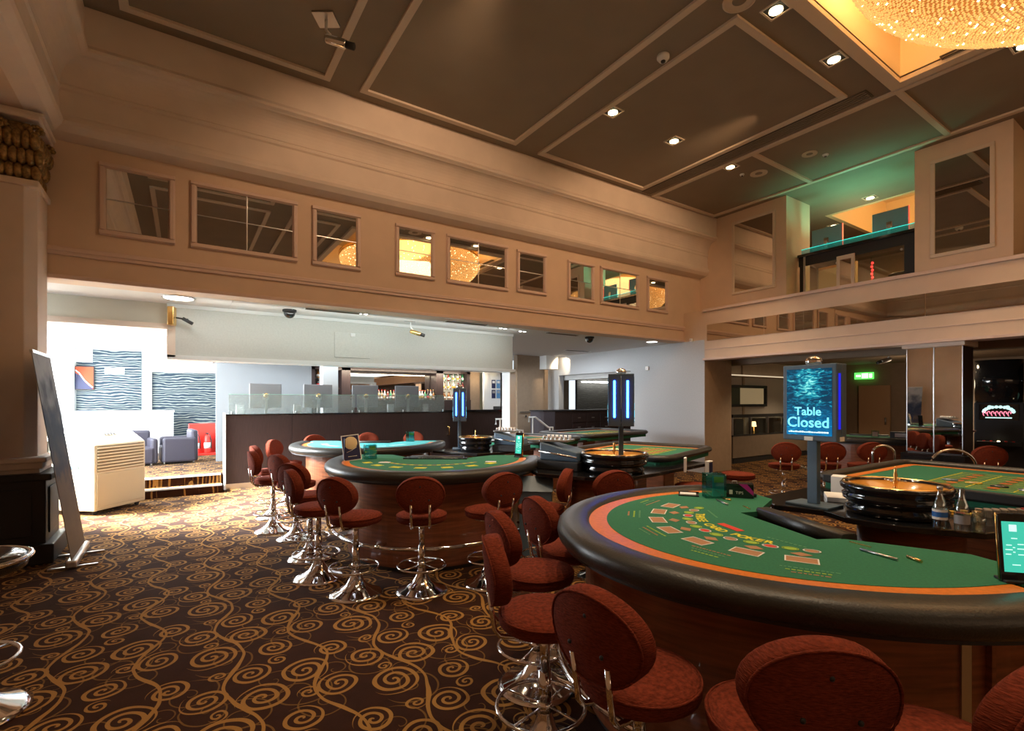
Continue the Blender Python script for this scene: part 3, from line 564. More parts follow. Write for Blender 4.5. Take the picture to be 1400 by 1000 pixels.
# ------------------------------------------------------------------ stools
def make_stool(name='bar_stool', back=True, fab=None, rim=False):
    fab = fab or M_fabric
    t = T(name, 'x', 'stool')
    base = MB().lathe([(.225, 0), (.228, .008), (.20, .022), (.14, .045), (.085, .085), (.052, .14), (.034, .20), (.028, .26)], 32).build('trumpet_base', M_chrome, t)
    col = MB().cyl(0, 0, .24, .40, .030, 16).cyl(0, 0, .40, .60, .024, 16).build('column', M_chrome, t)
    R = .205; zr = .235
    fr = MB().tube([(R*math.cos(2*PI*i/28)-.02, R*math.sin(2*PI*i/28), zr) for i in range(28)], .0095, 8, True).build('foot_ring', M_chrome, t)
    sp = MB()
    for k in range(4):
        a = PI/4+k*PI/2; sp.tube([(.028*math.cos(a), .028*math.sin(a), zr), (R*math.cos(a)-.02, R*math.sin(a), zr)], .006, 6)
    sp.cyl(0, 0, zr-.025, zr+.025, .036, 14); sp.build('ring_spokes', M_chrome, fr)
    MB().lathe([(.10, .575), (.15, .59), (.15, .60), (.04, .60)], 20).build('seat_plate', M_chrome, t)
    seat = MB().ell(0, 0, .645, .215, .215, .047, 32, 12, e=.55).build('seat', fab, t)
    MB().tube([(.213*math.cos(2*PI*i/36), .213*math.sin(2*PI*i/36), .668) for i in range(36)], .0045, 6, True).build('piping', fab, seat)
    if rim: MB().tube([(.222*math.cos(2*PI*i/36), .222*math.sin(2*PI*i/36), .665) for i in range(36)], .011, 8, True).build('chrome_rim', M_chrome, t)
    if back:
        M = Matrix.Translation((-.235, 0, .875)) @ Matrix.Rotation(.10, 4, 'Y').inverted()
        pad = MB().ell(0, 0, 0, .044, .205, .145, 32, 14, e=1, mtx=M)
        # flatten faces: superellipsoid pad with a thick rounded rim
        pad = MB(); nn = 36; prof = [(.985, -.030), (1.0, -.018), (1.0, .018), (.985, .030), (.93, .040), (.6, .045), (.001, .046)]
        prof = [(.001, -.046), (.6, -.045), (.93, -.040)]+prof
        vs = []; fs = []
        for i in range(nn):
            a = 2*PI*i/nn
            for r, x in prof: vs.append((x+.03*(math.cos(a)*r)**2, .200*r*math.cos(a), .154*r*math.sin(a)))
        k = len(prof)
        for i in range(nn):
            j = (i+1) % nn
            for q in range(k-1): fs.append((i*k+q, j*k+q, j*k+q+1, i*k+q+1))
        pad.add(vs, fs, True, M); p = pad.build('backrest', fab, t)
        for sx in (-.034, .034):
            pass
        MB().tube([tuple(M @ Vector((-.040+.03*math.cos(2*PI*i/36)**2, .195*math.cos(2*PI*i/36), .150*math.sin(2*PI*i/36)))) for i in range(36)], .0045, 6, True).build('piping', fab, p)
        for sy in (-.075, .075):
            bl = MB().tube([(-.06, sy*.9, .592), (-.16, sy*.95, .590), (-.215, sy, .60), (-.238, sy, .63), (-.250, sy, .70), (-.262, sy*1.02, .80)], .0115, 10).build('back_support', M_chrome, t)
        for y, z in ((-.07, .84), (.07, .84), (0, .95)): MB().ell(-.29+.004, y, z, .006, .008, .008, 8, 5).build('screw', M_matblack, p)
    return t
ST0 = make_stool()
STN = make_stool('backless_stool', False)
used = {}
def stool(x, y, deg, lab, grp, src=None):
    src = src or ST0
    if src.name not in used:
        used[src.name] = 1; src.location = (x, y, 0); src.rotation_euler = (0, 0, math.radians(deg)); src['label'] = lab; src['group'] = grp; return src
    return dup(src, (x, y, 0), math.radians(deg), lab, grp)
G1, G2, G3, G4 = 'stools around the foreground card table', 'stools around the middle card table', 'stools around the far teal table', 'stools in the dim back area'
stool(1.38, 1.24, 5, 'big red stool in front of the foreground table base, whole backrest seen from behind', G1)
stool(1.54, .82, 52, 'red stool cut by the bottom edge, between the big stool and the corner one', G1)
stool(1.78, .50, 77, 'red stool cut off by the bottom right corner', G1)
stool(1.41, 1.84, -28, 'red stool whose backrest is seen edge-on, just behind the big front one', G1)
stool(1.72, 2.32, -12, 'red stool with wide empty seat behind the edge-on one, left of the padded rail', G1)
stool(2.16, 2.56, -8, 'red stool tucked under the left end of the foreground table, backrest facing us', G1)
stool(3.28, 3.42, 78, 'red stool behind the far rail of the foreground table, only its back top showing', G1)
stool(1.74, 4.02, 64, 'red stool centred in front of the middle table, seen straight from behind', G2)
stool(1.25, 4.28, 30, 'dark red stool turned right, left of the one centred before the middle table', G2)
stool(1.07, 4.85, 2, 'red stool with backrest seen edge-on, left of the middle table', G2)
stool(1.13, 5.50, 32, 'red stool half hidden behind the edge-on one at the middle table', G2)
stool(2.32, 3.86, 94, 'red stool at the right half of the middle table, leaning away, orange-lit seat', G2)
stool(2.78, 3.68, 132, 'red stool at the right end of the middle table, backrest edge-on before the steel bin', G2)
stool(1.16, 6.40, 22, 'purplish stool in daylight between the middle and the far table', G3)
stool(.98, 6.92, 4, 'nearest of the two daylit pinkish stools beside the dark partition', G3)
stool(1.09, 7.72, 6, 'farther of the two daylit pinkish stools beside the dark partition', G3)
stool(1.42, 8.58, -38, 'bright red stool facing us at the left end of the far teal table', G3)
stool(2.08, 9.36, -80, 'red stool behind the far table, leftmost of three backs showing over its rail', G3)
stool(3.02, 9.45, -100, 'red stool behind the far table, middle of three backs showing over its rail', G3)
stool(3.83, 9.30, -118, 'red stool behind the far table, right of the acrylic box', G3)
stool(4.95, 3.62, 100, 'backless red stool under the roulette layout, its lit seat just past the padded rail', G4, STN)
stool(6.20, 3.86, 100, 'backless dark red stool right of the roulette layout, on open carpet', G4, STN)
stool(7.73, 4.05, 35, 'dim red stool left of the slate sign post, chrome back tubes shining', G4)
stool(8.30, 3.72, 45, 'dim red stool directly behind the slate sign post', G4)
stool(8.78, 3.38, 50, 'dim red stool right of the slate sign post', G4)
stool(9.47, 2.20, 40, 'dim red stool right of the mirrored column', G4)
stool(10.2, 1.45, 60, 'dim red stool at the right edge near the slot machines', G4)
bs = make_stool('black_stool', False, M_black, True); bs['label'] = 'black seated chrome stool cut by the left edge'; bs.location = (-.95, 3.72, 0); bs.scale = (1.22, 1.22, 1.22)

# ------------------------------------------------------------------ card tables
def cell(a, b, n, x1=0, e=2.0):      # half ellipse toward -y with short straight ends up to y = x1
    p = [(a, x1)] if x1 else []
    for i in range(n+1):
        th = PI*i/n; p.append((a*math.copysign(abs(math.cos(th))**(2/e), math.cos(th)), -b*abs(math.sin(th))**(2/e)))
    return p+([(-a, x1)] if x1 else [])
def card_table(name, lab, c, phi, a=1.22, b=1.36, felt=None, print_fn=None, z=.955, joint=True):
    t = T(name, lab, 'card table', (*c, 0), math.radians(phi-90))
    felt = felt or M_felt
    # padded leather rail
    pr = []
    for i in range(16):
        th = 2*PI*i/16; pr.append((.098*math.copysign(abs(math.cos(th))**.8, math.cos(th)), .062*math.copysign(abs(math.sin(th))**.8, math.sin(th))))
    MB().tube([(x, y, z-.036) for x, y in cell(a-.095, b-.095, 72, .14)], 0, prof=pr).build('padded_rail', M_leather, t)
    MB().strip(cell(a-.03, b-.03, 60, .12), cell(a-.2, b-.2, 60, .12), z-.10, z-.06).build('rail_board', M_matblack, t)
    # wooden band crescent, felt with dealer notch and wings
    NF = 60
    MB().strip(cell(a-.16, b-.16, NF, .10), [(x*.985, y) for x, y in cell(a-.27, b-.30, NF, .10)], z-.03, z).build('orange_band', M_orange, t)
    ou = [(a-.26, .36), (a-.26, .10)]+[(x, y) for x, y in cell(a-.26, b-.285, NF)][1:-1]+[(-(a-.26), .10), (-(a-.26), .36), (-.64, .34), (-.31, -.02), (-.30, -.15), (.30, -.15), (.31, -.02), (.64, .34)]
    ou = [(a-.15, .36), (a-.15, .14)]+[(a-.26, .12)]+ou[2:-8]+[(-(a-.26), .12), (-(a-.15), .14), (-(a-.15), .36)]+ou[-6:]
    f = MB().prism(ou, z-.03, z+.002).build('felt_top', felt, t)
    fm = f.data
    MB().prism([(.66, .345), (a-.16, .345), (a-.16, .16), (.5, .16)], z-.16, z-.03).prism([(-.66, .345), (-(a-.16), .345), (-(a-.16), .16), (-.5, .16)], z-.16, z-.03).build('dealer_box', M_matblack, t)
    MB().tube([(-.32, .02, z-.02), (.32, .02, z-.02)], 0, prof=[(.045, -.06), (.045, .035), (.035, .045), (-.035, .045), (-.045, .035), (-.045, -.06)]).build('padded_bar', M_leather, t)
    # wooden drum base with foot rail
    A = cell(a-.26, b-.15, 48, .30); B = [(x*.96, y*.96) for x, y in A]
    MB().strip(A, B, .04, z-.09).build('base_panel', M_wood, t)
    MB().strip([(x*.985, y*.985) for x, y in A], B, 0, .04).build('plinth', M_matblack, t)
    box(-(a-.24), a-.24, -.02, .0, .04, z-.16).build('back_panel', M_wood, t)
    if joint:
        for th in (.03, .97):
            x, y = (a-.255)*math.cos(PI*th), -(b-.145)*math.sin(PI*th); ang = math.atan2(y*(a/b), x*(b/a))
            box(-.006, .004, -.02, .02, .04, z-.09).build('joint_strip', M_steel, t, loc=(x, y, 0), rot=(0, 0, ang))
    rl = MB().tube([(x, y, .27) for x, y in cell(a-.10, b+.0, 60)], .019, 10).build('foot_rail', M_chrome, t)
    for i in range(6):
        th = PI*(i+.5)/6; x, y = math.cos(th), -math.sin(th)
        MB().tube([((a-.24)*x, (b-.13)*y, .27), ((a-.10)*x, b*y, .27)], .012, 8).lathe([(.03, -.004), (.03, .02), (.012, .024)], 12, TR((a-.10)*x, b*y, .27)).build('rail_bracket', M_chrome, rl)
    if print_fn: print_fn(t, z+.0028)
    return t
def print_poker(t, z):
    h = .0012
    for k, (x, y) in enumerate(((-.57, -.47), (-.42, -.63), (-.22, -.74), (0, -.785), (.22, -.755), (.42, -.63), (.57, -.47))):
        ang = math.atan2(y, x)+PI/2; m = TR(x, y, z, ang)
        g = MB().box(-.060, .060, -.036, .036, 0, h*.4, m); g.build('card_box_fill', M_oprint, t)
        MB().box(-.066, .066, -.043, -.037, 0, h, m).box(-.066, .066, .037, .043, 0, h, m).box(-.066, -.060, -.037, .037, 0, h, m).box(.060, .066, -.037, .037, 0, h, m).build('card_box_outline', M_wprint, t)
        m2 = TR(x*.88, y*.88, z, ang); MB().prism([(0, -.032), (.045, 0), (0, .032), (-.045, 0)], 0, h, m2).build('diamond_print', M_oprint, t)
        for dx, mm, in ((-.042, M_lime), (.045, M_wprint)):
            mm2 = TR(x*.77, y*.77, z, ang)
            MB().tube([(dx+.034*math.cos(q*PI/12), .026*math.sin(q*PI/12), h*.5) for q in range(24)], 0, closed=True, prof=[(.004, 0), (0, .0005), (-.004, 0), (0, -.0005)], mtx=mm2).build('circle_print', mm, t)
            MB().lathe([(.027, 0), (.027, h*.4)], 20, mm2 @ Matrix.Translation((dx, 0, 0)) @ Matrix.Scale(.75, 4, (0, 1, 0))).build('circle_fill', M_lime if dx < 0 else M_rprint if k % 2 else M_oprint, t)
    s = 'THREE CARD POKER'
    for i, c_ in enumerate(s):
        if c_ == ' ': continue
        th = (i-(len(s)-1)/2)*.083; x, y = .52*math.sin(th), -.52*math.cos(th)
        text(c_, .070, M_yellow, t, TR(x, y, z, th), 'title_letter', .0004, bold=.002)
    m = TR(.01, -.43, z, .05); MB().box(-.085, .085, -.022, .022, 0, h, m).build('red_logo_print', M_rprint, t)
    for i, w in enumerate(('PAIR PLUS', 'ANTE BONUS', 'PAIR PLUS', 'ANTE BONUS', 'PAIR PLUS')):
        th = -.9+i*.45
        for k, q in enumerate((.93, .965, 1.0)):
            g = MB(); x = -.10+.02*k
            while x < .10-.02*k: w2 = random.uniform(.006, .02); g.box(x, x+w2, -.006, .004, 0, .0006, TR(q*.93*math.sin(th), -q*.93*math.cos(th), z, th)); x += w2+.006
            g.build('payout_print', (M_oprint, M_gprint, M_lime)[(k+i) % 3], t)['kind'] = 'stuff'
    for (x0, a0) in ((-.30, -.3), (.32, .3)):
        g = MB()
        for i in range(9): g.box(-.10+i*.023, -.085+i*.023, -.006, .006, 0, .0006, TR(x0, -.34, z, a0))
        g.build('line_print', M_gprint, t)['kind'] = 'stuff'
    for sx in (-1, 1):
        MB().tube([(sx*.50, -.10, z+.006), (sx*.66, -.075, z+.006)], .006, 8).build('card_strip', M_steel, t); MB().tube([(sx*.63, .01, z+.006), (sx*.70, .0, z+.006)], .007, 8).build('clip', M_brass, t)
    for sx in (-1, 1): box(-.05, .05, -.004, .004, 0, .004).build('slot_cover', M_brass, t, loc=(sx*.42, -.02, z-.001), rot=(0, 0, sx*.2))
def print_bj(t, z):
    h = .0012
    for k in range(7):
        th = -1.0+k*.333; x, y = .82*math.sin(th), -.90*math.cos(th); m = TR(x, y, z, th)
        MB().box(-.06, .06, -.045, -.036, 0, h, m).box(-.06, .06, .036, .045, 0, h, m).box(-.06, -.052, -.036, .036, 0, h, m).box(.052, .06, -.036, .036, 0, h, m).box(-.045, .045, -.028, .028, 0, h, m).build('bet_box_print', M_yellow, t)
    for i in range(25):
        th = -.95+i*.079; x, y = .62*math.sin(th), -.68*math.cos(th)
        MB().box(-.022, .022, -.018, .018, 0, h, TR(x, y, z, th)).build('arc_print', (M_oprint, M_yellow)[i % 2], t)
    box(-.38, .38, -.14, .04, z-.10, z+.012).build('chip_tray', M_black, t); box(-.56, -.44, -.52, -.44, z, z+.004).build('printed_card', M_paper, t); box(.62, .74, -.40, -.33, z, z+.004).build('printed_card', M_paper, t)
def print_teal(t, z):
    for k in range(5):
        th = -1.1+k*.5; m = TR(.70*math.sin(th), -.78*math.cos(th), z, th)
        MB().box(-.14, .14, -.05, .05, 0, .0012, m).build('pale_print', mat('pale_teal_print', (.30, .62, .62), .8), t)
    box(-.35, .35, -.14, .02, z-.06, z+.01).build('chip_tray', M_black, t)
TA = card_table('card_table', 'foreground green poker table with black padded rail and mahogany drum base', (2.90, 1.44), -23, print_fn=print_poker)
TB = card_table('card_table', 'middle green card table with leaflet stand, ringed by red stools', (2.58, 5.50), 54, 1.25, 1.40, print_fn=print_bj)
TC = card_table('card_table', 'farthest left table with teal felt before the dark partition', (2.62, 8.15), 58, 1.22, 1.34, felt=M_felt2, print_fn=print_teal, joint=False)
TD = card_table('card_table', 'dim card table in the back area behind the lit sign', (11.4, 4.3), 20, 1.25, 1.2, joint=False)
# ------------------------------------------------------------------ roulette tables
def rounded(x0, x1, y0, y1, r, n=6):
    p = []
    for cx, cy, a0 in ((x1-r, y1-r, 0), (x0+r, y1-r, 90), (x0+r, y0+r, 180), (x1-r, y0+r, 270)):
        for i in range(n+1):
            a = math.radians(a0+90*i/n); p.append((cx+r*math.cos(a), cy+r*math.sin(a)))
    return p
def roulette_wheel(loc, lab, rz=0, sc=1):
    t = T('roulette_wheel', lab, 'roulette wheel', loc, rz)
    MB().lathe([(.34, 0), (.37, .01), (.385, .05), (.36, .065), (.375, .085), (.405, .10), (.41, .135), (.385, .15), (.42, .175), (.425, .20), (.41, .215), (.385, .215), (.375, .20)], 56, caps=False).build('bowl', M_black, t)
    MB().lathe([(.41, .213), (.405, .221), (.392, .221), (.388, .213)], 56, caps=False).build('rim_ring', M_brass, t)
    MB().lathe([(.386, .205), (.36, .18), (.27, .135), (.262, .13), (.262, .125)], 56, caps=False).build('ball_track', M_amber, t)
    rot = MB().lathe([(.262, .13), (.18, .12), (.10, .125), (.06, .15), (.001, .155)], 40).build('rotor', M_amber, t)
    for i in range(37):
        a = 2*PI*i/37; m = Matrix.Rotation(a, 4, 'Z')
        MB().add([(.205, -.016, .128), (.252, -.020, .134), (.252, .020, .134), (.205, .016, .128)], [(0, 1, 2, 3)], mtx=m).build('number_pocket', M_exit2 if i == 0 else (M_red, M_matblack)[i % 2], rot)
    tr = MB().lathe([(.045, .15), (.022, .17), (.014, .20), (.022, .225), (.012, .25), (.020, .275), (.010, .30), (.014, .315), (.004, .33)], 18).build('turret', M_brass, t)
    for k in range(4): a = k*PI/2; MB().tube([(0, 0, .235), (.075*math.cos(a), .075*math.sin(a), .235)], .006, 8).ell(.078*math.cos(a), .078*math.sin(a), .235, .011, .011, .011, 10, 6).build('turret_arm', M_chrome, tr)
    t.scale = (sc, sc, .95); return t
M_exit2 = mat('pocket_green', (.02, .3, .06), .4)
def layout_print(t, x0, x1, y0, y1, z, discs=True):
    w = (x1-x0); hh = (y1-y0)
    for i in range(13): MB().box(x0+w*i/12-.004, x0+w*i/12+.004, y0, y1, z, z+.001).build('grid_line', M_yellow, t)
    for j in range(4): MB().box(x0, x1, y0+hh*j/3-.004, y0+hh*j/3+.004, z, z+.001).build('grid_line', M_yellow, t)
    for i in range(12):
        for j in range(3): MB().lathe([(.028, 0), (.028, .001)], 12, TR(x0+w*(i+.5)/12, y0+hh*(j+.5)/3, z) @ Matrix.Scale(1.4, 4, (0, 1, 0))).build('number_spot', (M_red, M_matblack)[(i+j) % 2], t)
def roulette_table(name, lab, c, deg, board, felt, base, leg_dark=None):
    """board, felt: outlines in local metres; base: centre and radius of the wooden drum"""
    t = T(name, lab, 'roulette table', (*c, 0), math.radians(deg))
    MB().prism(board, .845, .885).build('black_board', M_black, t, .006)
    x0, x1, y0, y1 = felt
    MB().prism(rounded(x0, x1, y0, y1, .16), .86, .95).build('felt_top', M_felt, t)
    pr = [(.055*math.cos(2*PI*i/14), .042*math.sin(2*PI*i/14)) for i in range(14)]
    MB().tube([(x, y, .955) for x, y in rounded(x0-.0, x1, y0, y1, .18)], 0, closed=True, prof=pr).build('padded_rail', M_leather, t)
    o = rounded(x0+.07, x1-.07, y0+.07, y1-.07, .12); q = rounded(x0+.15, x1-.15, y0+.15, y1-.15, .06)
    MB().strip(o+[o[0]], q+[q[0]], .945, .953).build('orange_band', M_orange, t)
    layout_print(t, x0+.45, x1-.45, y0+.35, y1-.62, .9525)
    bx, by, br = base
    A = [(bx+br*math.cos(2*PI*i/32), by+br*.8*math.sin(2*PI*i/32)) for i in range(32)]
    MB().prism(A, .05, .845, smooth=True).build('drum_base', M_wood, t); MB().prism([(bx+(x-bx)*.96, by+(y-by)*.96) for x, y in A], 0, .05).build('plinth', M_matblack, t)
    cx, cy = (x0+x1)/2, (y0+y1)/2
    for dx in (-.5, .5): box(cx+dx-.2, cx+dx+.2, cy-.25, cy+.25, 0, .86).build('pedestal', M_wood, t, .02)
    return t
# right-hand roulette table
RT = roulette_table('roulette_table', 'roulette table on the right with wheel, bottle and green layout', (4.15, 1.35), 0,
    [(-.52, .62), (-.42, .33), (-.52, .15), (-.50, -.12), (-.28, -.48), (.05, -.60), (.42, -.60), (.58, -.45), (.58, .85), (-.30, .85)], (.66, 2.62, -.95, .86), (.02, -.02, .36))
roulette_wheel((4.02, 1.36, .885), 'roulette wheel with glowing amber bowl on the right-hand table', 0, .74)
box(.60, .66, -.9, .8, .93, 1.0).build('black_ledge', M_matblack, RT, .01)
# centre roulette table with layout beyond it
RC = roulette_table('roulette_table', 'roulette table in the centre with dark wheel, chip sorter and layout behind', (3.95, 3.92), 18,
    [(-.68, .55), (-.62, .0), (-.30, -.36), (.1, -.44), (1.35, -.62), (1.40, -.30), (.66, .1), (.60, .95), (-.25, 1.05)], (.74, 2.50, -.30, 1.15), (-.08, .12, .42))
roulette_wheel((3.92, 3.88, .885), 'roulette wheel with gilt turret on the centre table, beside the slate post', 0, .86)
# far roulette table
RF = roulette_table('roulette_table', 'far roulette table left of the steel stair rail, with orange lit chips', (3.95, 6.75), 20,
    [(-.6, .5), (-.55, -.35), (-.2, -.5), (.75, -.5), (.75, .5)], (.85, 2.2, -.55, .75), (0, 0, .4))
roulette_wheel((3.80, 6.72, .885), 'far roulette wheel with banded black bowl, next to the slim twin display', 0, .62)
fl = roulette_table('roulette_table', 'farthest layout table in front of the reception desk', (6.3, 7.6), 10, [(-.5, .4), (-.5, -.4), (.3, -.4), (.3, .4)], (.2, 2.3, -.5, .9), (0, 0, .3))
def chip_sorter(loc, deg, lab, s=1):
    t = T('chip_sorter', lab, 'machine', loc, math.radians(deg))
    MB().prism([(-.24, -.2), (.26, -.26), (.30, .16), (-.24, .2)], 0, .10).build('base', M_matblack, t, .01)
    m = M_black
    v = [(-.22, -.17, .10), (.26, -.22, .10), (.27, .14, .10), (-.22, .17, .10), (-.22, -.17, .30), (.24, -.22, .20), (.25, .14, .20), (-.22, .17, .30)]
    MB().add(v, [(3, 2, 1, 0), (4, 5, 6, 7), (0, 1, 5, 4), (1, 2, 6, 5), (2, 3, 7, 6), (3, 0, 4, 7)]).build('hood', M_post, t, .015)
    MB().box(-.23, .20, -.03, .0, .17, .19, Matrix.Rotation(0, 4, 'Z')).tube([(-.22, -.19, .20), (.24, -.235, .15)], .012, 6).build('side_trim', M_chrome, t)
    kb = box(-.24, .10, -.14, .12, .302, .325).build('key_tray', M_steel, t, .006)
    for i in range(6):
        MB().cyl(-.2+i*.052, -.08, .325, .365, .017, 10).build('chip_tube', M_steel, kb); MB().cyl(-.2+i*.052, .05, .325, .37, .017, 10).build('chip_tube', M_paper, kb)
    t.scale = (s, s, s); return t
chip_sorter((3.62, 4.38, .885), -60, 'chip sorting machine with steel tubes on top, left of the centre wheel', 1.0)
chip_sorter((4.22, 6.38, .885), -50, 'chip sorting machine with pale lid on the far roulette table', .95)
# ------------------------------------------------------------------ twin displays on posts
def totem(loc, deg, lab, front=False, wid=.42, hgt=.60, z0=.50, th=.10, ph=.56):
    t = T('display_post', lab, 'display', loc, math.radians(deg))     # local -Y faces the viewer of the front screen
    box(-.15, .15, -.11, .11, 0, .016).build('foot_plate', M_post, t, .004)
    box(-.035, .035, -.025, .025, .016, z0+.02).build('post', M_post, t, .004)
    for s in (-1, 1):
        y0, y1 = sorted((s*.002, s*th)); h = box(-wid/2, wid/2, y0, y1, z0, z0+hgt).build('display_housing', M_post, t, .006)
        for sx in ((-1, 1) if not (front and s > 0) else ()):
            q = sorted((sx*(wid/2), sx*(wid/2+.006))); box(q[0], q[1], (y0+y1)/2-.010, (y0+y1)/2+.010, z0+.09, z0+hgt-.07).build('led_strip', M_led2 if front else M_led, h)
        sc = MB().box(-wid/2+.03, wid/2-.03, -.002, .002, -hgt/2+.04, hgt/2-.03).build('lit_screen', M_water, h, loc=(0, s*(th+.001), z0+hgt/2))
        R = Matrix.Rotation(0 if s < 0 else PI, 4, 'Z')
        B = R @ Matrix.Translation((0, -.004, 0)) @ Matrix.Rotation(PI/2, 4, 'X')
        text('Table', .084, M_cyan, sc, B @ Matrix.Translation((-.005, -.065, 0)), 'lettering', .0008, bold=.0012)
        text('Closed', .104, M_cyan, sc, B @ Matrix.Translation((-.005, -.145, 0)), 'lettering', .0008, bold=.0014)
        g = MB()
        random.seed(3)
        x = -wid/2+.045
        while x < wid/2-.06:
            w = random.uniform(.008, .02); g.box(x, x+w, -.005, -.003, -hgt/2+.058, -hgt/2+.058+random.choice((.008, .011))); x += w+.003
        o = g.build('small_print', M_glyph, sc); o['kind'] = 'stuff'
        if s > 0: o.rotation_euler = (0, 0, PI)
    MB().lathe([(.03, 0), (.03, .012)], 16, TR(0, 0, z0+hgt)).build('dome_mount', M_matblack, t)
    MB().ell(0, 0, z0+hgt+.025, .055, .055, .042, 20, 12).build('chrome_dome', M_chrome, t)
    MB().box(-.03, .03, -th-.004, -th, z0+.002, z0+.03).box(wid/2, wid/2+.004, -.03, .03, z0+.004, z0+.035).build('white_label', M_paper, t)
    return t
totem((3.85, 1.80, .885), -92, 'lit screen on a slate post reading Table Closed over glittering water', True, wid=.375, hgt=.55, z0=.475, th=.07)
totem((3.86, 3.72, .885), 43.9, 'slate twin display seen edge-on with two blue light strips, centre table', wid=.30, hgt=.54, z0=.50, th=.13)
totem((3.66, 6.98, .885), 62.3, 'small distant twin display seen edge-on with blue strips, before the bar', wid=.22, hgt=.52, z0=.44, th=.10)
# ------------------------------------------------------------------ things on the tables
def on(tb, x, y, z=.957):
    r = tb.rotation_euler.z; return (tb.location.x+x*math.cos(r)-y*math.sin(r), tb.location.y+x*math.sin(r)+y*math.cos(r), z)
def view_rz(p): return math.atan2(p[1], p[0])-PI/2         # a yaw that turns local -Y toward the photographer's spot
def tablet(p, deg, lab, s=1):
    t = T('tablet', lab, 'tablet', p, deg)
    M = Matrix.Rotation(-.10, 4, 'X')
    b = MB().prism(rounded(-.055, .055, 0, .30, .012), -.012, .012, mtx=M @ Matrix.Rotation(PI/2, 4, 'X')).build('case', M_black, t, .002)
    MB().tube([(-.056, 0, .01), (-.056, .03, .30)], .003, 6).tube([(.056, 0, .01), (.056, .03, .30)], .003, 6).build('edge_trim', M_brass, t)
    sc = MB().box(-.042, .042, -.0135, -.012, .045, .265, M).build('screen', M_screen, t)
    g = MB()
    for i, (x, z, w) in enumerate(((-.03, .16, .02), (.012, .165, .022), (-.034, .14, .026), (.010, .145, .024), (-.034, .12, .02), (.012, .12, .02), (-.01, .19, .022), (-.012, .075, .03), (-.006, .15, .008), (-.006, .13, .008))): g.box(x, x+w, -.0145, -.0135, z, z+.004, M)
    g.box(-.016, .012, -.0145, -.0135, .222, .252, M).build('screen_marks', M_glyph, sc)['kind'] = 'stuff'
    box(-.05, .05, -.03, .05, 0, .012).build('stand', M_matblack, t, .003); t.scale = (s, s, s); return t
p = on(TA, .95, .13); tablet(p, view_rz(p)+.55, 'tall tablet with lit green rules page on the foreground table, right edge', .86)
p = on(TB, .98, .12); tablet(p, view_rz(p)-.6, 'small lit tablet seen at an angle on the middle table')
def acrylic(p, rz, lab, s=1, insert=M_acryl):
    t = T('acrylic_holder', lab, 'card holder', p, rz)
    MB().box(-.07, -.066, -.05, .05, 0, .17).box(.066, .07, -.05, .05, 0, .17).box(-.07, .07, -.05, -.046, 0, .17).box(-.07, .07, .046, .05, 0, .17).box(-.07, .07, -.05, .05, 0, .006).build('clear_box', M_acryl, t)
    box(-.02, .06, -.03, -.026, .01, .16).build('blue_card', mat('teal_card', (.05, .35, .40), .5), t); box(-.01, .055, -.034, -.0305, .11, .15).build('lime_print', M_lime, t)
    for x in (-.065, .065): MB().ell(x, -.05, .165, .005, .005, .005, 8, 5).build('stud', M_steel, t)
    t.scale = (s, s, s)
p = on(TA, -.78, -.02); acrylic(p, view_rz(p)+.3, 'clear acrylic card box at the far end of the foreground table', 1.0)
p = on(TB, -.78, -.12); acrylic(p, view_rz(p)+.2, 'dark tinted acrylic box beside the leaflet on the middle table', 1.0)
p = on(TC, .62, .18); acrylic(p, view_rz(p), 'pale acrylic box at the right wing of the teal table', 1.0)
p = on(TA, -.76, .16); t = T('tip_box', 'small black box with magenta stripe and white logo behind the acrylic box', 'box', p, view_rz(p)+.05)
box(-.098, .098, -.05, .05, 0, .10).build('case', M_black, t, .003); MB().add([(0, -.0515, .0999), (.055, -.0515, .0999), (.095, -.0515, .05), (.095, -.0515, .02), (.06, -.0515, .05)], [(0, 1, 2, 3, 4)]).build('magenta_stripe', M_magenta, t)
MB().box(-.062, -.040, -.0535, -.051, .025, .055).build('logo_badge', M_wprint, t); text('TIPS', .028, M_wprint, t, TR(.005, -.052, .036, 0, PI/2), 'lettering', .0006)
MB().tube([(-.04, 0, .10), (-.04, 0, .112), (-.01, 0, .112), (-.01, 0, .10)], .004, 6).build('handle', M_steel, t)
p = on(TA, -.88, -.16); t = T('discard_tray', 'flat black card tray beside the acrylic box', 'tray', p, view_rz(p)); MB().box(-.07, .07, -.05, .05, 0, .008).box(-.07, .07, .046, .05, 0, .02).build('tray', M_matblack, t); box(-.06, .05, -.04, .04, .008, .014).build('cards', M_paper, t)
p = on(TA, -.74, .26); t = T('dealer_button', 'small black puck with a pale face on the far wing of the table', 'button', p); MB().lathe([(.025, 0), (.028, .01), (.028, .02), (.02, .026), (.001, .026)], 18).build('puck', M_matblack, t); MB().box(-.024, -.008, -.016, .0, .022, .0265).build('pale_face', M_paper, t)
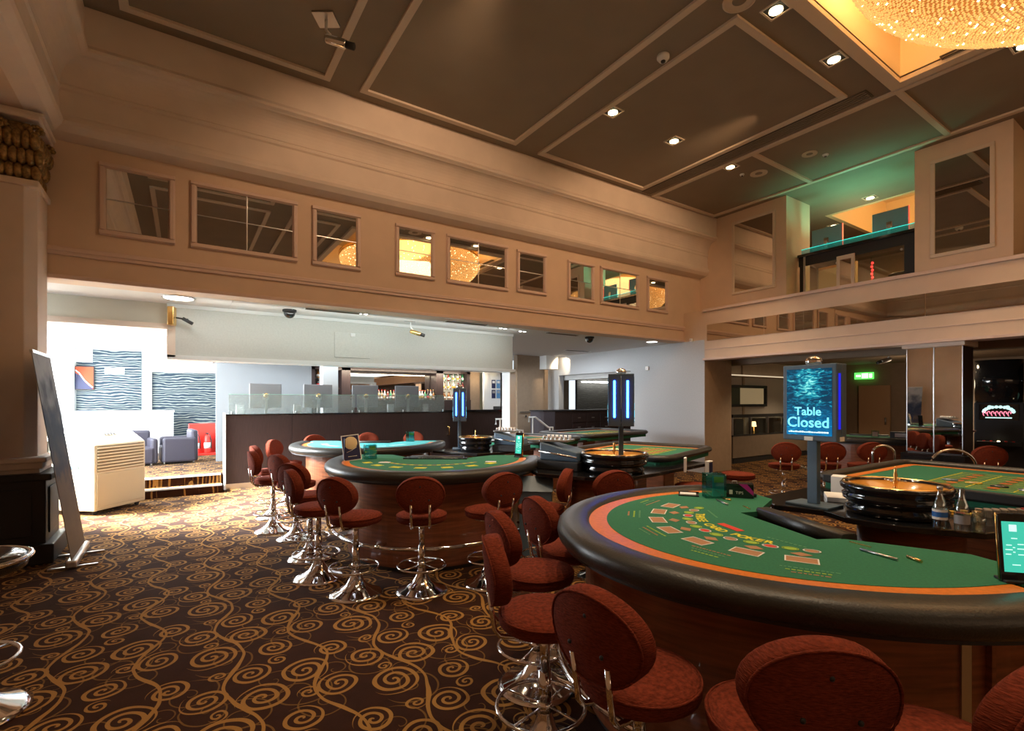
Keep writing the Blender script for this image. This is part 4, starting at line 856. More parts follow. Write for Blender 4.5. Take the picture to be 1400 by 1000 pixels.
# leaflet stand on the middle table
p = on(TB, -.92, -.30); t = T('leaflet_stand', 'leaning leaflet stand with cream and navy print on the middle table', 'leaflet stand', p, view_rz(p)+.15)
M = Matrix.Rotation(-.20, 4, 'X') @ Matrix.Rotation(-.10, 4, 'Y')
box(-.10, .10, -.004, .004, 0, .30, M).build('white_board', M_paper, t); box(-.09, .09, -.006, -.004, .01, .29, M).build('navy_print', M_navy, t)
MB().lathe([(.075, 0), (.07, .002), (.001, .002)], 24, M @ TR(.0, -.0062, .205, 0, PI/2)).build('cream_disc_print', mat('cream_print', (.75, .60, .36), .6), t)
MB().tube([(-.06, -.007, .10), (0, -.007, .12), (.06, -.007, .15)], .003, 6, mtx=M).tube([(-.05, -.007, .05), (.05, -.007, .05)], .003, 6, mtx=M).build('line_print', M_wprint, t)
box(-.10, -.09, 0, .12, 0, .25, Matrix.Rotation(.15, 4, 'X')).build('back_leg', M_navy, t)
# small things on the roulette boards
def chip_stack(loc, n, m, lab, grp):
    t = T('chip_stack', lab, 'chips', loc, group=grp)
    for i in range(n): MB().lathe([(.020, i*.0035), (.020, i*.0035+.0031)], 14, Matrix.Translation((random.uniform(-.001, .001), random.uniform(-.001, .001), 0))).build('chip', m, t)
M_chipg = mat('grey_chip', (.25, .22, .19), .5); M_chipr = mat('red_chip', (.45, .05, .04), .5); M_chipy = mat('yellow_chip', (.65, .42, .06), .5)
for i in range(6):
    for j in range(2): chip_stack((4.40+i*.045, .98+j*.045-i*.03, .886), 14, M_chipg, 'column of grey chips in the block behind the tablet', 'grey chip stacks')
for j in range(4): chip_stack((4.62+j*.03, .83-j*.02+.02, .886), 16, M_chipr, 'column of red chips at the right side of the grey block', 'red chip stacks')
for j in range(9): chip_stack((4.30+(j % 5)*.045, 1.12+(j//5)*.05-(j % 5)*.02, .886), random.randint(2, 5), (M_chipy, M_chipr, M_chipy)[j % 3], 'low pile of loose chips between the wheel and the grey block', 'loose low chip piles')
def big_chip(x, y, m, lab):
    t = T('display_chip', lab, 'chip', (x, y, .954)); MB().lathe([(.055, 0), (.055, .006), (.03, .006)], 20).build('disc', m, t); MB().lathe([(.03, .0062), (.001, .0068)], 16).build('centre', M_paper, t); MB().lathe([(.018, .007), (.001, .0074)], 12).build('core', m, t)
for k, (m, lab) in enumerate(((mat('bluegrey_chip', (.15, .25, .28), .5), 'blue-grey display chip, leftmost in the row on the layout'), (M_chipy, 'small yellow display chip, second in the row'), (M_matblack, 'black display chip in the row on the layout'), (M_steel, 'pale grey display chip right of the black one'), (M_chipr, 'red display chip in the row on the layout'), (M_chipg, 'dark grey display chip, rightmost in the row'))):
    big_chip(5.62-k*.055, 1.50-k*.17, m, lab)
t = T('water_bottle', 'clear glass water bottle with white and blue label by the right wheel', 'bottle', (3.76, 1.05, .886))
MB().lathe([(.034, 0), (.036, .01), (.036, .13), (.030, .16), (.016, .20), (.013, .225), (.013, .255)], 22, caps=False).build('glass_body', M_bottleglass, t); MB().lathe([(.0365, .06), (.0365, .12)], 22, caps=False).build('label', M_paper, t); MB().lathe([(.0370, .075), (.0370, .105)], 22, caps=False).build('blue_band', mat('blue_label', (.03, .15, .5), .5), t); MB().lathe([(.015, .235), (.015, .255)], 14).build('cap', M_steel, t)
t = T('water_bottle', 'second clear bottle standing just right of the labelled one', 'bottle', (3.78, .955, .886)); MB().lathe([(.034, 0), (.036, .01), (.036, .13), (.030, .16), (.016, .20), (.013, .255)], 22, caps=False).build('glass_body', M_bottleglass, t); MB().lathe([(.0365, .05), (.0365, .10)], 22, caps=False).build('label', mat('dull_label', (.3, .3, .32), .5), t)
t = T('tumbler', 'empty glass tumbler beside the two bottles', 'glass', (3.86, .90, .886)); MB().lathe([(.030, 0), (.034, .12), (.031, .12), (.027, .012), (.001, .012)], 22).build('glass_body', M_bottleglass, t)
for nm, lab, x, y, z, dx, dy, dz, rz, m in (('leaflet_box', 'white upright box behind the right roulette wheel', 4.55, 1.93, .886, .07, .05, .14, .3, M_paper), ('paper_stack', 'stack of white papers in front of the white box', 4.22, 1.80, .886, .13, .08, .035, .5, M_paper),
    ('open_booklet', 'white booklet leaning open on the centre board right of the wheel', 4.52, 3.42, .886, .06, .012, .15, .6, M_paper), ('menu_card', 'dark backed menu card standing on the centre board', 4.62, 3.20, .886, .05, .02, .13, .2, M_paper)):
    t = T(nm, lab, 'papers', (x, y, z), rz); box(-dx, dx, -dy, dy, 0, dz).build('body', m, t, .002); box(-dx*.85, dx*.85, -dy-.002, -dy, .01, dz*.9).build('front_print', M_navy if 'menu' in nm else mat('faint_print', (.7, .7, .72), .6), t)
for (x, y, w, lab) in ((6.90, 2.45, .11, 'chrome hoop rising behind the left corner of the right layout'), (6.95, 1.83, .20, 'wider chrome hoop rising behind the far rail of the right layout')):
    t = T('chrome_hoop', lab, 'hoop', (x, y, 0), -.9); zh = 1.12-w*.85; MB().tube([(-w, 0, 0), (-w, 0, zh)]+[(-w*math.cos(i*PI/14), 0, zh+w*.85*math.sin(i*PI/14)) for i in range(1, 14)]+[(w, 0, zh), (w, 0, 0)], .014, 8).build('tube', M_chrome, t)
    MB().cyl(-w, 0, 0, .01, .05).cyl(w, 0, 0, .01, .05).build('foot', M_chrome, t)
for (x0, y0, lab) in ((4.35, 5.02, 'steel bin with a sloping lid behind the edge-on stool'),):
    pass
t = T('waste_bin', 'blue-grey steel bin with sloped lid between the tables', 'bin', (3.18, 4.30, 0), -.7); box(-.17, .17, -.15, .15, 0, .70).build('body', M_post, t, .01); MB().add([(-.18, -.16, .70), (.18, -.16, .70), (.18, .16, .70), (-.18, .16, .70), (-.18, .0, .84), (.18, .0, .84)], [(0, 1, 5, 4), (3, 4, 5, 2), (0, 4, 3), (1, 2, 5), (0, 3, 2, 1)]).build('sloped_lid', M_post, t); box(-.10, .10, -.155, -.15, .45, .6).build('flap', M_steel, t)
t = T('power_cable', 'dark cable with brass plug hanging from the centre board', 'cable', (3.72, 3.60, 0)); MB().tube([(0, 0, .845), (-.01, -.02, .78), (-.02, -.02, .70)], .012).build('plug', M_brass, t); MB().tube([(-.02, -.02, .70), (-.03, -.03, .6), (-.10, -.02, .48), (-.22, .03, .36), (-.30, .08, .2), (-.32, .1, .01)], .014).build('cord', M_feltdark, t)
# ------------------------------------------------------------------ left foreground: banner, air conditioner
t = T('roll_up_banner', 'leaning silver roll-up banner seen nearly edge-on beside the black plinth', 'banner', (-.88, 6.78, 0), math.radians(90))
def wedge(mb, pts, th): pass
MB().box(-.42, .42, -.045, .045, .02, .10).build('cassette', M_steel, t, .02)
for x in (-.30, .22): box(x-.015, x+.015, -.19, .19, 0, .02).build('foot', M_steel, t, .004)
Mb = Matrix.Translation((0, 0, .10)) @ Matrix.Rotation(-.0, 4, 'X')
def banner_mat():
    m, nt, b = nodes_of('banner_print'); q = NB(nt); tc = nt.nodes.new('ShaderNodeTexCoord'); n = nt.nodes.new('ShaderNodeTexNoise'); n.inputs['Scale'].default_value = 3.5; n.inputs['Detail'].default_value = 5; nt.links.new(tc.outputs['Object'], n.inputs['Vector'])
    x, y, z = q.sep(tc.outputs['Object']); s = q.m('ADD', q.m('MULTIPLY', z, .5), q.m('MULTIPLY', q.m('SUBTRACT', n.outputs[0], .5), .7))
    r = nt.nodes.new('ShaderNodeValToRGB'); e = r.color_ramp.elements; e[0].position = .1; e[0].color = (.16, .12, .085, 1); e[1].position = .98; e[1].color = (.30, .31, .33, 1)
    for p_, c_ in ((.40, (.13, .095, .075, 1)), (.52, (.05, .05, .07, 1)), (.66, (.015, .025, .06, 1)), (.78, (.06, .07, .10, 1))): k = e.new(p_); k.color = c_
    nt.links.new(s, r.inputs[0]); nt.links.new(r.outputs[0], b.inputs['Base Color']); b.inputs['Roughness'].default_value = .6; b.inputs['Specular IOR Level'].default_value = .05; return m
Ln = Matrix.Translation((0, 0, .10)) @ Matrix.Rotation(math.radians(-8), 4, 'X')
box(-.40, .40, -.003, .003, 0, 2.02, Ln).build('banner_sheet', banner_mat(), t); box(-.41, .41, -.012, .012, 2.02, 2.05, Ln).build('top_rail', M_steel, t)
MB().tube([(0, .04, .08), tuple(Ln @ Vector((0, .03, 2.0)))], .012).build('support_pole', M_steel, t)
# portable air conditioner: front face runs from near corner toward back right
ax, ay = -1.02, 9.20; ang = math.atan2(9.86-9.20, -.46+1.02)
t = T('portable_air_conditioner', 'ivory portable air conditioner with louvred front and sloped control top', 'air conditioner', (ax, ay, .06), ang)
Wd, D, Hh = .86, .92, 1.02
v = [(0, 0, 0), (Wd, 0, 0), (Wd, D, 0), (0, D, 0), (0, 0, .95), (Wd, 0, .95), (Wd, D, 1.13), (0, D, 1.13), (0, .26, 1.13), (Wd, .26, 1.13)]
MB().add(v, [(3, 2, 1, 0), (0, 1, 5, 4), (4, 5, 9, 8), (8, 9, 6, 7), (1, 2, 6, 9, 5), (0, 4, 8, 7, 3), (2, 3, 7, 6)]).build('body', M_ivory, t, .02)
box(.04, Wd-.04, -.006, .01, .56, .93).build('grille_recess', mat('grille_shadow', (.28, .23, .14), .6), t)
for i in range(8): box(.04, Wd-.04, -.022, .0, .575+i*.045, .597+i*.045, Matrix.Identity(4)).build('louvre_slat', M_ivory, t, .004)
MB().box(.03, Wd-.03, -.012, .0, .05, .53).build('front_panel', M_ivory2, t, .01)
sl = Matrix.Translation((0, 0, .95)) @ Matrix.Rotation(math.atan2(.18, .26), 4, 'X')
for x in (.08, .50): MB().box(x, x+.26, .05, .14, .0, .008, sl).build('outlet_window', mat('outlet_dark', (.30, .32, .25), .4), t)
MB().box(.05, Wd-.05, .03, .16, .0, .004, sl).build('slope_panel', M_ivory, t)
MB().box(.18, .62, .205, .285, .0, .006, sl).build('control_panel', mat('control_panel', (.45, .42, .35), .4), t)
for i in range(4): MB().box(.32+i*.05, .35+i*.05, .22, .26, .006, .016, sl).build('switch', M_matblack, t)
MB().box(.56, .70, -.003, .0, .955, .975, Matrix.Translation((0, 0, -.04))).build('name_plate', M_paper, t); MB().ell(.74, -.002, .925, .012, .004, .012, 10, 6).build('red_dot', M_red, t)
box(-.006, .01, .25, .38, .60, .66).build('side_handle', mat('side_handle', (.05, .10, .14), .4), t)
for x, y in ((.08, .08), (Wd-.08, .08), (.08, D-.08), (Wd-.08, D-.08)): MB().lathe([(.03, -.015), (.03, .015)], 14, TR(x, y, -.03, 0, PI/2)).build('castor', M_matblack, t)
# ------------------------------------------------------------------ lounge furniture
def armchair(loc, rz, lab):
    t = T('tub_armchair', lab, 'armchair', loc, rz); box(-.30, .30, -.30, .32, .04, .38).build('seat_block', M_arm, t, .04); box(-.32, .32, .22, .36, .04, .72).build('backrest', M_arm, t, .05)
    for s in (-1, 1): box(s*.31-.06, s*.31+.06, -.28, .32, .04, .56).build('armrest', M_arm, t, .04)
    for x in (-.26, .26):
        for y in (-.24, .28): MB().cyl(x, y, 0, .05, .02, 8).build('leg', M_steel, t)
armchair((-.80, 12.9, .3), .2, 'purple-grey tub armchair just behind the air conditioner'); armchair((-.07, 13.1, .3), -1.45, 'dark grey low armchair turned sideways, left of the fire extinguishers')
t = T('extinguisher_stand', 'bright red backboard stand for two fire extinguishers', 'stand', (.45, 14.6, .3), view_rz((.45, 14.6))); box(-.29, .29, .0, .04, .04, .78).build('red_board', M_red, t, .02); box(-.30, .30, -.22, .04, 0, .05).build('red_tray', M_red, t, .01)
for dx, lab in ((-.14, 'left fire extinguisher on the red stand'), (.12, 'right fire extinguisher on the red stand')):
    e = T('fire_extinguisher', lab, 'fire extinguisher', (.45+dx*.9, 14.47, .35), view_rz((.45, 14.6))); MB().lathe([(.07, 0), (.075, .02), (.075, .36), (.05, .42), (.025, .45)], 18).build('cylinder', M_red, e); MB().lathe([(.0765, .12), (.0765, .26)], 18).build('white_label', M_paper, e); MB().tube([(0, 0, .45), (.0, -.03, .50), (.05, -.06, .46), (.08, -.06, .3), (.08, -.05, .12)], .012).build('hose', M_matblack, e); MB().box(-.05, .03, -.015, .015, .47, .50).build('lever', M_matblack, e)
t = T('leaflet_rack', 'dark rack of leaflets right of the red extinguisher board', 'rack', (.86, 14.4, .3), view_rz((.86, 14.4))); box(-.10, .10, 0, .12, 0, .55).build('rack', M_dark, t, .01)
for i in range(3): box(-.07+i*.05, -.03+i*.05, -.02, -.005, .2+.03*i, .56).build('leaflet', M_paper, t)
t = T('framed_picture', 'small framed orange and dark abstract picture at the left of the wave wallpaper', 'picture', (-2.19, 16.40, 1.92), 0); MB().box(0, .37, 0, .05, 0, .60).build('frame', M_dark, t, .01); MB().box(.0, .35, -.005, 0, .02, .58).build('orange_canvas', mat('picture_orange', (.42, .06, .015), .6), t)
MB().add([(0, -.008, .02), (.35, -.008, .02), (.20, -.008, .18), (.10, -.008, .36), (.0, -.008, .42)], [(0, 1, 2, 3, 4)]).build('dark_shape', M_navy, t); MB().tube([(.0, -.012, .50), (.08, -.012, .42), (.18, -.012, .24), (.34, -.012, .06)], .016, 6).build('white_curve', M_paper, t)
t = T('framed_notice', 'pale green and white notice on the wave wallpaper', 'sign', (-1.62, 16.44, 2.34)); box(0, .40, 0, .03, 0, .16).build('panel', M_white, t); box(.02, .38, -.004, 0, .02, .08).build('green_stripe', mat('pale_mint', (.5, .8, .6), .6), t)
for (x, y, z, lab) in ((-1.78, 8.45, 2.36, 'black wall loudspeaker at the bright lounge doorway'), (-1.50, 8.45, .98, 'small dark wall box behind the air conditioner')):
    t = T('wall_speaker', lab, 'speaker', (x, y, z)); box(-.12, .12, -.05, .08, 0, .16).build('case', M_matblack, t, .01); box(-.10, .10, -.056, -.05, .02, .14).build('grille', M_dark, t)
# ------------------------------------------------------------------ dark partition with glass screen
t = T('bar_partition', 'long dark veneer partition with pale kickboard in front of the bar', 'partition', (.70, 10.60, 0))
for i in range(4): box(i*1.145, (i+1)*1.145-.004, 0, .12, .10, 1.37).build('veneer_panel', M_dark, t)
box(0, 4.58, -.012, .12, 0, .10).build('kickboard', M_steel, t); box(-.01, 4.60, -.02, .14, 1.37, 1.395).build('capping', M_black, t, .004)
box(-.035, 0, -.03, .16, .0, 1.42).build('end_post', M_white, t, .005); MB().tube([(4.50, -.02, 1.05), (4.55, -.07, 1.03), (4.55, -.07, .85), (4.52, -.02, .83)], .012).build('door_handle', M_brass, t)
for (a, b, lab) in ((.75, 3.08, 'left etched glass screen standing on the dark partition'), (3.14, 5.18, 'right etched glass screen standing on the dark partition')):
    g = T('glass_screen', lab, 'glass screen', (a, 10.66, 1.395)); box(0, b-a, -.005, .005, 0, .37).build('etched_pane', M_screenglass, g); box(0, b-a, -.006, .006, .37, .378).build('green_edge', mat('glass_edge', (.35, .62, .5), .2), g)
    for k in (.02, .5, .98): MB().cyl((b-a)*k, -.008, 0, .05, .012, 8).build('clamp', M_steel, g)
for i, (x, lab) in enumerate(((1.42, 'leftmost of the four monitors seen from behind over the partition'), (2.42, 'second monitor from the left seen from behind over the partition'), (3.42, 'third monitor from the left seen from behind over the partition'), (4.40, 'rightmost of the four monitors seen from behind over the partition'))):
    y = 11.02; g = T('monitor', lab, 'monitor', (x, y, 1.05)); box(-.29, .29, -.02, .02, .45, .94).build('back_shell', mat('monitor_grey', (.24, .24, .25), .5), g, .012); box(-.27, .27, .02, .024, .47, .86).build('screen', M_black, g)
    MB().box(-.03, .03, -.07, -.04, 0, .66).box(-.06, .06, -.05, -.02, .62, .74).build('stand_arm', M_steel, g, .006); MB().ell(0, -.07, .70, .05, .03, .05, 12, 8).build('bracket', M_brass, g); box(-.12, .12, -.12, .08, 0, .015).build('foot', M_steel, g)
sh = T('partition_desk', 'hidden desk shelf behind the partition carrying the monitors', 'desk', (.80, 10.75, 0)); box(0, 4.2, 0, .6, 1.0, 1.05).build('desk_top', M_dark, sh); 
for x in (.1, 2.1, 4.1): box(x-.03, x+.03, .05, .55, .3 if x < 0 else .3, 1.0).build('leg', M_dark, sh)
for i, (x, lab) in enumerate(((.95, 'white card box at the left end behind the glass screen'), (1.98, 'white card box between the first two monitors'), (3.94, 'white card box between the last two monitors'), (4.78, 'grey card box at the right end behind the glass screen'))):
    g = T('card_box', lab, 'box', (x, 10.85, 1.05)); box(-.07, .07, -.04, .04, 0, .52).build('box', M_white if i < 3 else M_steel, g, .004); box(-.05, .05, -.043, -.04, .1, .45).build('label', M_paper, g)
# ------------------------------------------------------------------ bar: counter, mirror, shelves and bottles
t = T('bar_counter', 'black bar counter at the right of the partition', 'counter', (6.3, 10.95, 0)); MB().box(-.95, .82, 0, .5, 0, 1.36).build('front', M_dark, t); box(-1.0, .86, -.03, .55, 1.36, 1.42).build('counter_top', M_black, t, .006); box(.60, .86, -.03, .3, 1.42, 1.50).build('end_block', M_matblack, t, .006)
bm_ = T('back_bar', 'long back bar with mirror and glass shelves of bottles', 'back bar', (2.7, 13.0, 0)); box(0, 4.3, -.35, .22, 0, 1.67).build('cabinet', M_dark, bm_); box(.92, 3.26, .20, .24, 1.66, 2.36).build('mirror', M_mirror2, bm_)
for z in (1.67, 1.95, 2.2): box(3.52, 4.26, -.10, .22, z, z+.02).build('glass_shelf', M_glass, bm_); box(.06, .66, -.10, .22, z, z+.02).build('glass_shelf', M_glass, bm_)
box(3.5, 4.28, .19, .22, 1.66, 2.4).build('lit_back', mat('lit_shelf_back', (.5, .45, .35), .5, emit=(1, .9, .7), es=.35), bm_)
lamp('AREA', 'back_bar_lamp', (5.0, 12.55, 2.42), 45, (1, .88, .68), 3.6, (5.0, 13.0, 1.6), sy=.15)
def bottle(kind):
    t = T('bottle', 'x', 'bottle'); h = (.20, .24, .22, .26, .19)[kind]
    MB().lathe([(.032, 0), (.036, .01), (.036, h*.55), (.028, h*.68), (.013, h*.80), (.013, h)], 10).build('glass_body', BOT[kind], t); MB().lathe([(.0366, h*.15), (.0366, h*.42)], 10).build('label', (M_paper, M_chipy, M_paper, M_red, M_paper)[kind], t); MB().lathe([(.015, h), (.015, h+.025)], 8).build('cap', (M_matblack, M_red, M_brass, M_brass, M_steel)[kind], t); return t
BP = [bottle(k) for k in range(5)]; bu = set()
def put_bottle(k, loc, lab, grp):
    if k not in bu: bu.add(k); o = BP[k]; o.location = loc; o['label'] = lab; o['group'] = grp; return
    dup(BP[k], loc, random.random()*6, lab, grp)
for i in range(56):
    k = random.choice((0, 0, 1, 1, 2, 3, 4)); put_bottle(k, (3.66+i*.041+random.uniform(-.008, .008), 12.76+.11*(i % 2), 1.67), ('amber', 'clear', 'green', 'dark', 'ruby')[k]+' spirit bottle in the long row in front of the bar mirror', 'spirit bottles before the bar mirror')
for si, z in enumerate((1.68, 1.97, 2.22)):
    for i in range(9):
        k = random.choice((0, 1, 1, 2, 4)); put_bottle(k, (6.29+i*.077, 12.98+.08*(i % 2), z), ('amber', 'clear', 'green', 'dark', 'ruby')[k]+' bottle on the '+('lower', 'middle', 'upper')[si]+' glass shelf at the right end of the bar', 'bottles on the right bar shelves')
    for i in range(4):
        k = random.choice((0, 3, 0)); put_bottle(k, (2.85+i*.13, 13.0, z), ('amber', '', '', 'dark')[k]+' bottle on the '+('lower', 'middle', 'upper')[si]+' shelf left of the white column', 'bottles on the left bar shelves')
k = 0
for i, x in enumerate((7.80, 7.97)):
    for j, z in enumerate((1.72, 2.02)):
        g = T('blue_poster', ('lower', 'upper')[j]+' '+('left', 'right')[i]+' of the four small blue posters beside the bar', 'poster', (x, 12.69, z)); box(-.065, .065, 0, .008, 0, .25).build('sheet', (M_navy, M_poster)[i], g); box(-.045, .045, -.003, 0, .15, .22).build('picture', (M_steel, M_paper)[j], g)
for (x, y, lab) in ((6.02, 9.3, 'pale steel stair handrail left of the white post'), (7.35, 9.9, 'pale steel stair handrail in front of the reception desk')):
    g = T('stair_handrail', lab, 'handrail', (x, y, 0), -.25); s = 1
    MB().tube([(-.22, 0, 1.12), (-.22, 0, 1.24), (-.05, 0, 1.24), (.30, 0, .98), (.42, 0, .98), (.42, 0, .86)], .022, 10).build('top_rail', M_white, g); MB().cyl(-.12, 0, 0, 1.24, .018, 10).cyl(.34, 0, 0, .98, .018, 10).build('post', M_white, g)
# ------------------------------------------------------------------ reception
t = T('reception_desk', 'dark reception counter with drawers behind the white post', 'desk', (8.60, 11.2, 0)); box(-.05, 3.6, 0, .6, 0, 1.34).build('carcass', M_dark, t); box(-.07, .33, -.02, .62, 0, 1.345).build('end_panel', mat('slate_panel', (.085, .075, .09), .45), t); box(-.10, 3.62, -.03, .64, 1.345, 1.375).build('desk_top', M_matblack, t)
for i in range(3):
    for j in range(3):
        d = box(1.0+i*.55, 1.50+i*.55, -.02, 0, .45+j*.28, .70+j*.28).build('drawer', M_dark, t, .004); box(1.2+i*.55, 1.3+i*.55, -.035, -.02, .57+j*.28, .59+j*.28).build('knob', M_steel, d)
t = T('wall_rail', 'thin dark rail on the tan reception wall', 'rail', (8.55, 12.36, 1.30)); MB().tube([(-.02, 0, 0), (.85, 0, 0)], .012, 8).build('rail', M_matblack, t); MB().ell(.2, 0, -.12, .03, .02, .03, 10, 6).build('knob', M_matblack, t)
t = T('wall_sensor', 'small white square sensor on the grey wall', 'sensor', (UF-.01, 8.62, 2.42)); box(-.03, 0, -.05, .05, 0, .10).build('case', M_paper, t, .006); box(-.034, -.03, -.02, .02, .03, .06).build('lens', M_steel, t)
t = T('wall_sensor', 'small white sensor at the corner under the frieze end', 'sensor', (UF-.01, 7.30, 3.02)); box(-.05, 0, -.03, .03, 0, .07).build('case', M_paper, t, .006); box(-.054, -.05, -.015, .015, .02, .04).build('lens', M_steel, t)
# ------------------------------------------------------------------ gallery front
t = T('gallery_balustrade', 'black gallery counter with glowing teal glass edge over dark glazed panels', 'balustrade', (11.0, 5.44, 3.70))
box(-.08, .14, -2.14, 0, .98, 1.04).build('counter_top', M_black, t, .006); box(-.02, .03, -2.14, 0, .80, .98).build('fascia', M_matblack, t)
for (a, b) in ((-.10, -.02), (-.95, -.78), (-2.12, -1.86)): box(-.02, .03, a, b, 0, .80).build('black_panel', M_matblack, t, .004)
for (a, b) in ((-.78, -.10), (-1.86, -.95)): box(0, .008, a, b, 0, .80).build('glass_pane', M_glass, t)
box(-.01, .01, -2.14, -.05, 1.04, 1.15).build('teal_glass_upstand', M_tealglass, t); box(-.012, .012, -2.14, -.05, 1.15, 1.157).build('glowing_edge', mat('teal_edge', (.1, .8, .7), .3, emit=(.05, .8, .65), es=.9), t)
for y in (-.12, -.74, -.99, -1.82):
    for z in (.12, .72): MB().lathe([(.02, 0), (.02, .012)], 10, TR(-.03, y, z) @ Matrix.Rotation(PI/2, 4, 'Y')).build('glass_clip', M_steel, t)
box(-.03, .0, -.14, -.10, 0, .98).build('chrome_post', M_steel, t)
for (y, lab) in ((4.95, 'left monitor seen from behind on the gallery counter'), (3.85, 'right monitor seen from behind on the gallery counter')):
    g = T('monitor', lab, 'monitor', (11.12, y, 4.74)); box(0, .03, -.29, .29, .06, .50).build('back_shell', mat('blue_grey_shell', (.20, .34, .40), .4), g, .01); box(-.03, .0, -.05, .05, .16, .28).build('bracket', M_chrome, g, .01); box(-.04, -.01, -.02, .02, 0, .22).build('stand_arm', M_steel, g); box(.0, .032, -.30, -.29, .06, .50).build('red_edge', mat('red_edge_glow', (.6, .05, .03), .4, emit=(1, .08, .04), es=1.2), g)
t = T('leaning_frame', 'small cream framed mirror standing behind the gallery glass', 'mirror', (10.92, 4.52, 3.71)); MB().box(0, .03, -.16, .16, 0, .06).box(0, .03, -.16, .16, .74, .82).box(0, .03, -.16, -.10, .06, .74).box(0, .03, .10, .16, .06, .74).build('frame', M_cornice, t, .004); box(.01, .02, -.10, .10, .06, .74).build('mirror_pane', M_mirror2, t)
t = T('red_light_string', 'string of tiny red lights behind the gallery glass', 'lights', (11.25, 4.18, 3.70)); 
for i in range(9): MB().ell(0, .01*(i % 2), .08+i*.07, .022, .022, .028, 10, 6).build('red_bulb', mat('red_bulb', (.6, .02, .02), .4, emit=(1, .04, .03), es=2.5), t)
MB().tube([(0, .02, 0), (0, .02, .75)], .006, 6).build('cord', M_matblack, t)
t = T('swivel_chair', 'black swivel chair with tan back behind the gallery glass', 'chair', (11.75, 3.85, 3.70), PI*.8); MB().ell(0, 0, .42, .24, .24, .05, 20, 10).build('seat', M_black, t); MB().ell(-.22, 0, .72, .05, .24, .12, 20, 10).build('backrest', M_tan, t); MB().cyl(0, 0, .05, .40, .022, 10).build('column', M_chrome, t); MB().lathe([(.22, 0), (.2, .02), (.03, .06)], 20).build('base', M_chrome, t); MB().tube([(-.1, 0, .40), (-.24, 0, .45), (-.25, 0, .62)], .014).build('back_support', M_chrome, t)
t = T('gallery_pillar', 'pale tan panel standing inside the gallery', 'panel', (12.9, 5.6, 3.7)); box(-.05, .05, -.5, .3, 0, 1.15).build('panel', mat('lit_tan', (.55, .38, .2), .7), t); box(-.06, -.05, -.5, .3, 1.1, 1.15).build('cap', M_brass, t)
lamp('POINT', 'gallery_fill', (12.2, 4.8, 5.2), 14, WARM, .2)
# ------------------------------------------------------------------ mirrored column and the dim back area
t = T('mirrored_column', 'square column clad in mirror strips above a black base', 'column', (UF+.12, 2.52, 0)); t['kind'] = 'structure'
box(0, .5, 0, .70, .80, 2.58).build('core', M_dark, t); box(-.12, .55, -.06, .76, 0, .80).build('black_base', M_black, t, .01); box(-.10, .55, -.05, .75, 2.50, 2.59).build('capital', M_cornice, t, .01)
for (a, b) in ((0, .345), (.355, .70)): box(-.016, 0, a, b, .82, 2.50).build('mirror_pane', M_mirror, t, .005)
for y in (-.006, .346, .70): box(-.022, 0, y, y+.008, .82, 2.50).build('bevel_strip', M_steel, t)
t = T('exit_sign', 'green lit exit sign with running figure over the back door', 'exit sign', (17.2, 6.62, 2.30), 0); box(0, .06, -.25, .25, 0, .20).build('case', M_exit, t, .006); MB().box(-.006, 0, -.12, .05, .03, .17).box(-.006, 0, .08, .2, .07, .13).box(-.006, 0, -.22, -.15, .04, .16).build('figure', M_exitw, t)
dr2 = ST('door_2', mat('beige_door', (.36, .22, .12), .5), box(17.2, 17.28, 5.95, 6.75, 0, 2.1)); MB().cyl(17.17, 6.05, .95, 1.15, .02, 8).build('handle', M_steel, dr2)
for (y, z, w, h, lab) in ((4.95, 1.25, 1.1, .75, 'dark wall television on the back wall left of the mirrored column'), (4.15, 1.45, .5, .6, 'second dark screen beside the wall television')):
    g = T('television', lab, 'television', (17.215, y, z)); box(0, .08, -w/2, w/2, 0, h).build('case', M_matblack, g, .01); box(-.006, 0, -w/2+.04, w/2-.04, .04, h-.04).build('screen', M_black, g)
t = T('framed_opening', 'dark framed lit niche on the pale wall of the back room', 'picture', (12.3, 7.98, 1.50)); MB().box(0, 1.95, -.04, .03, .50, .58).box(0, 1.95, -.04, .03, -.02, .05).box(0, .08, -.04, .03, .05, .5).box(1.87, 1.95, -.04, .03, .05, .5).build('frame', M_matblack, t, .006); box(.08, .62, -.01, .02, .05, .5).build('dark_panel', mat('olive_panel', (.06, .07, .04), .5), t); box(.62, 1.80, -.012, .02, .05, .5).build('lit_panel', mat('niche_cream', (.62, .50, .30), .5, emit=(.8, .62, .34), es=.15), t); 
t = T('cove_light', 'thin warm light strip high on the back room wall', 'lamp', (12.2, 7.9, 2.33)); box(0, 3.2, 0, .06, 0, .035).build('tube_glow', mat('dim_cove', (.8, .7, .5), .4, emit=(1, .8, .55), es=.5), t); box(0, 3.2, .0, .1, -.03, 0).build('shelf', M_tan, t)
t = T('low_screen_wall', 'low tan partition topped with smoked glass in the back room', 'partition', (12.0, 7.6, 0)); box(0, 4.4, 0, .10, .1, .70).build('panel', M_brown, t); box(0, 4.4, -.01, .11, 0, .12).build('skirting', M_matblack, t); box(0, 4.4, 0, .10, .70, .74).build('rail', M_matblack, t); box(0, 4.4, 0, .10, 1.20, 1.28).build('top_rail', M_matblack, t)
for i in range(6): box(i*.85, i*.85+.05, .02, .08, .74, 1.20).build('steel_post', M_steel, t)
for i in range(5): box(i*.85+.05, (i+1)*.85, .045, .055, .74, 1.20).build('glass_pane', M_glass, t)
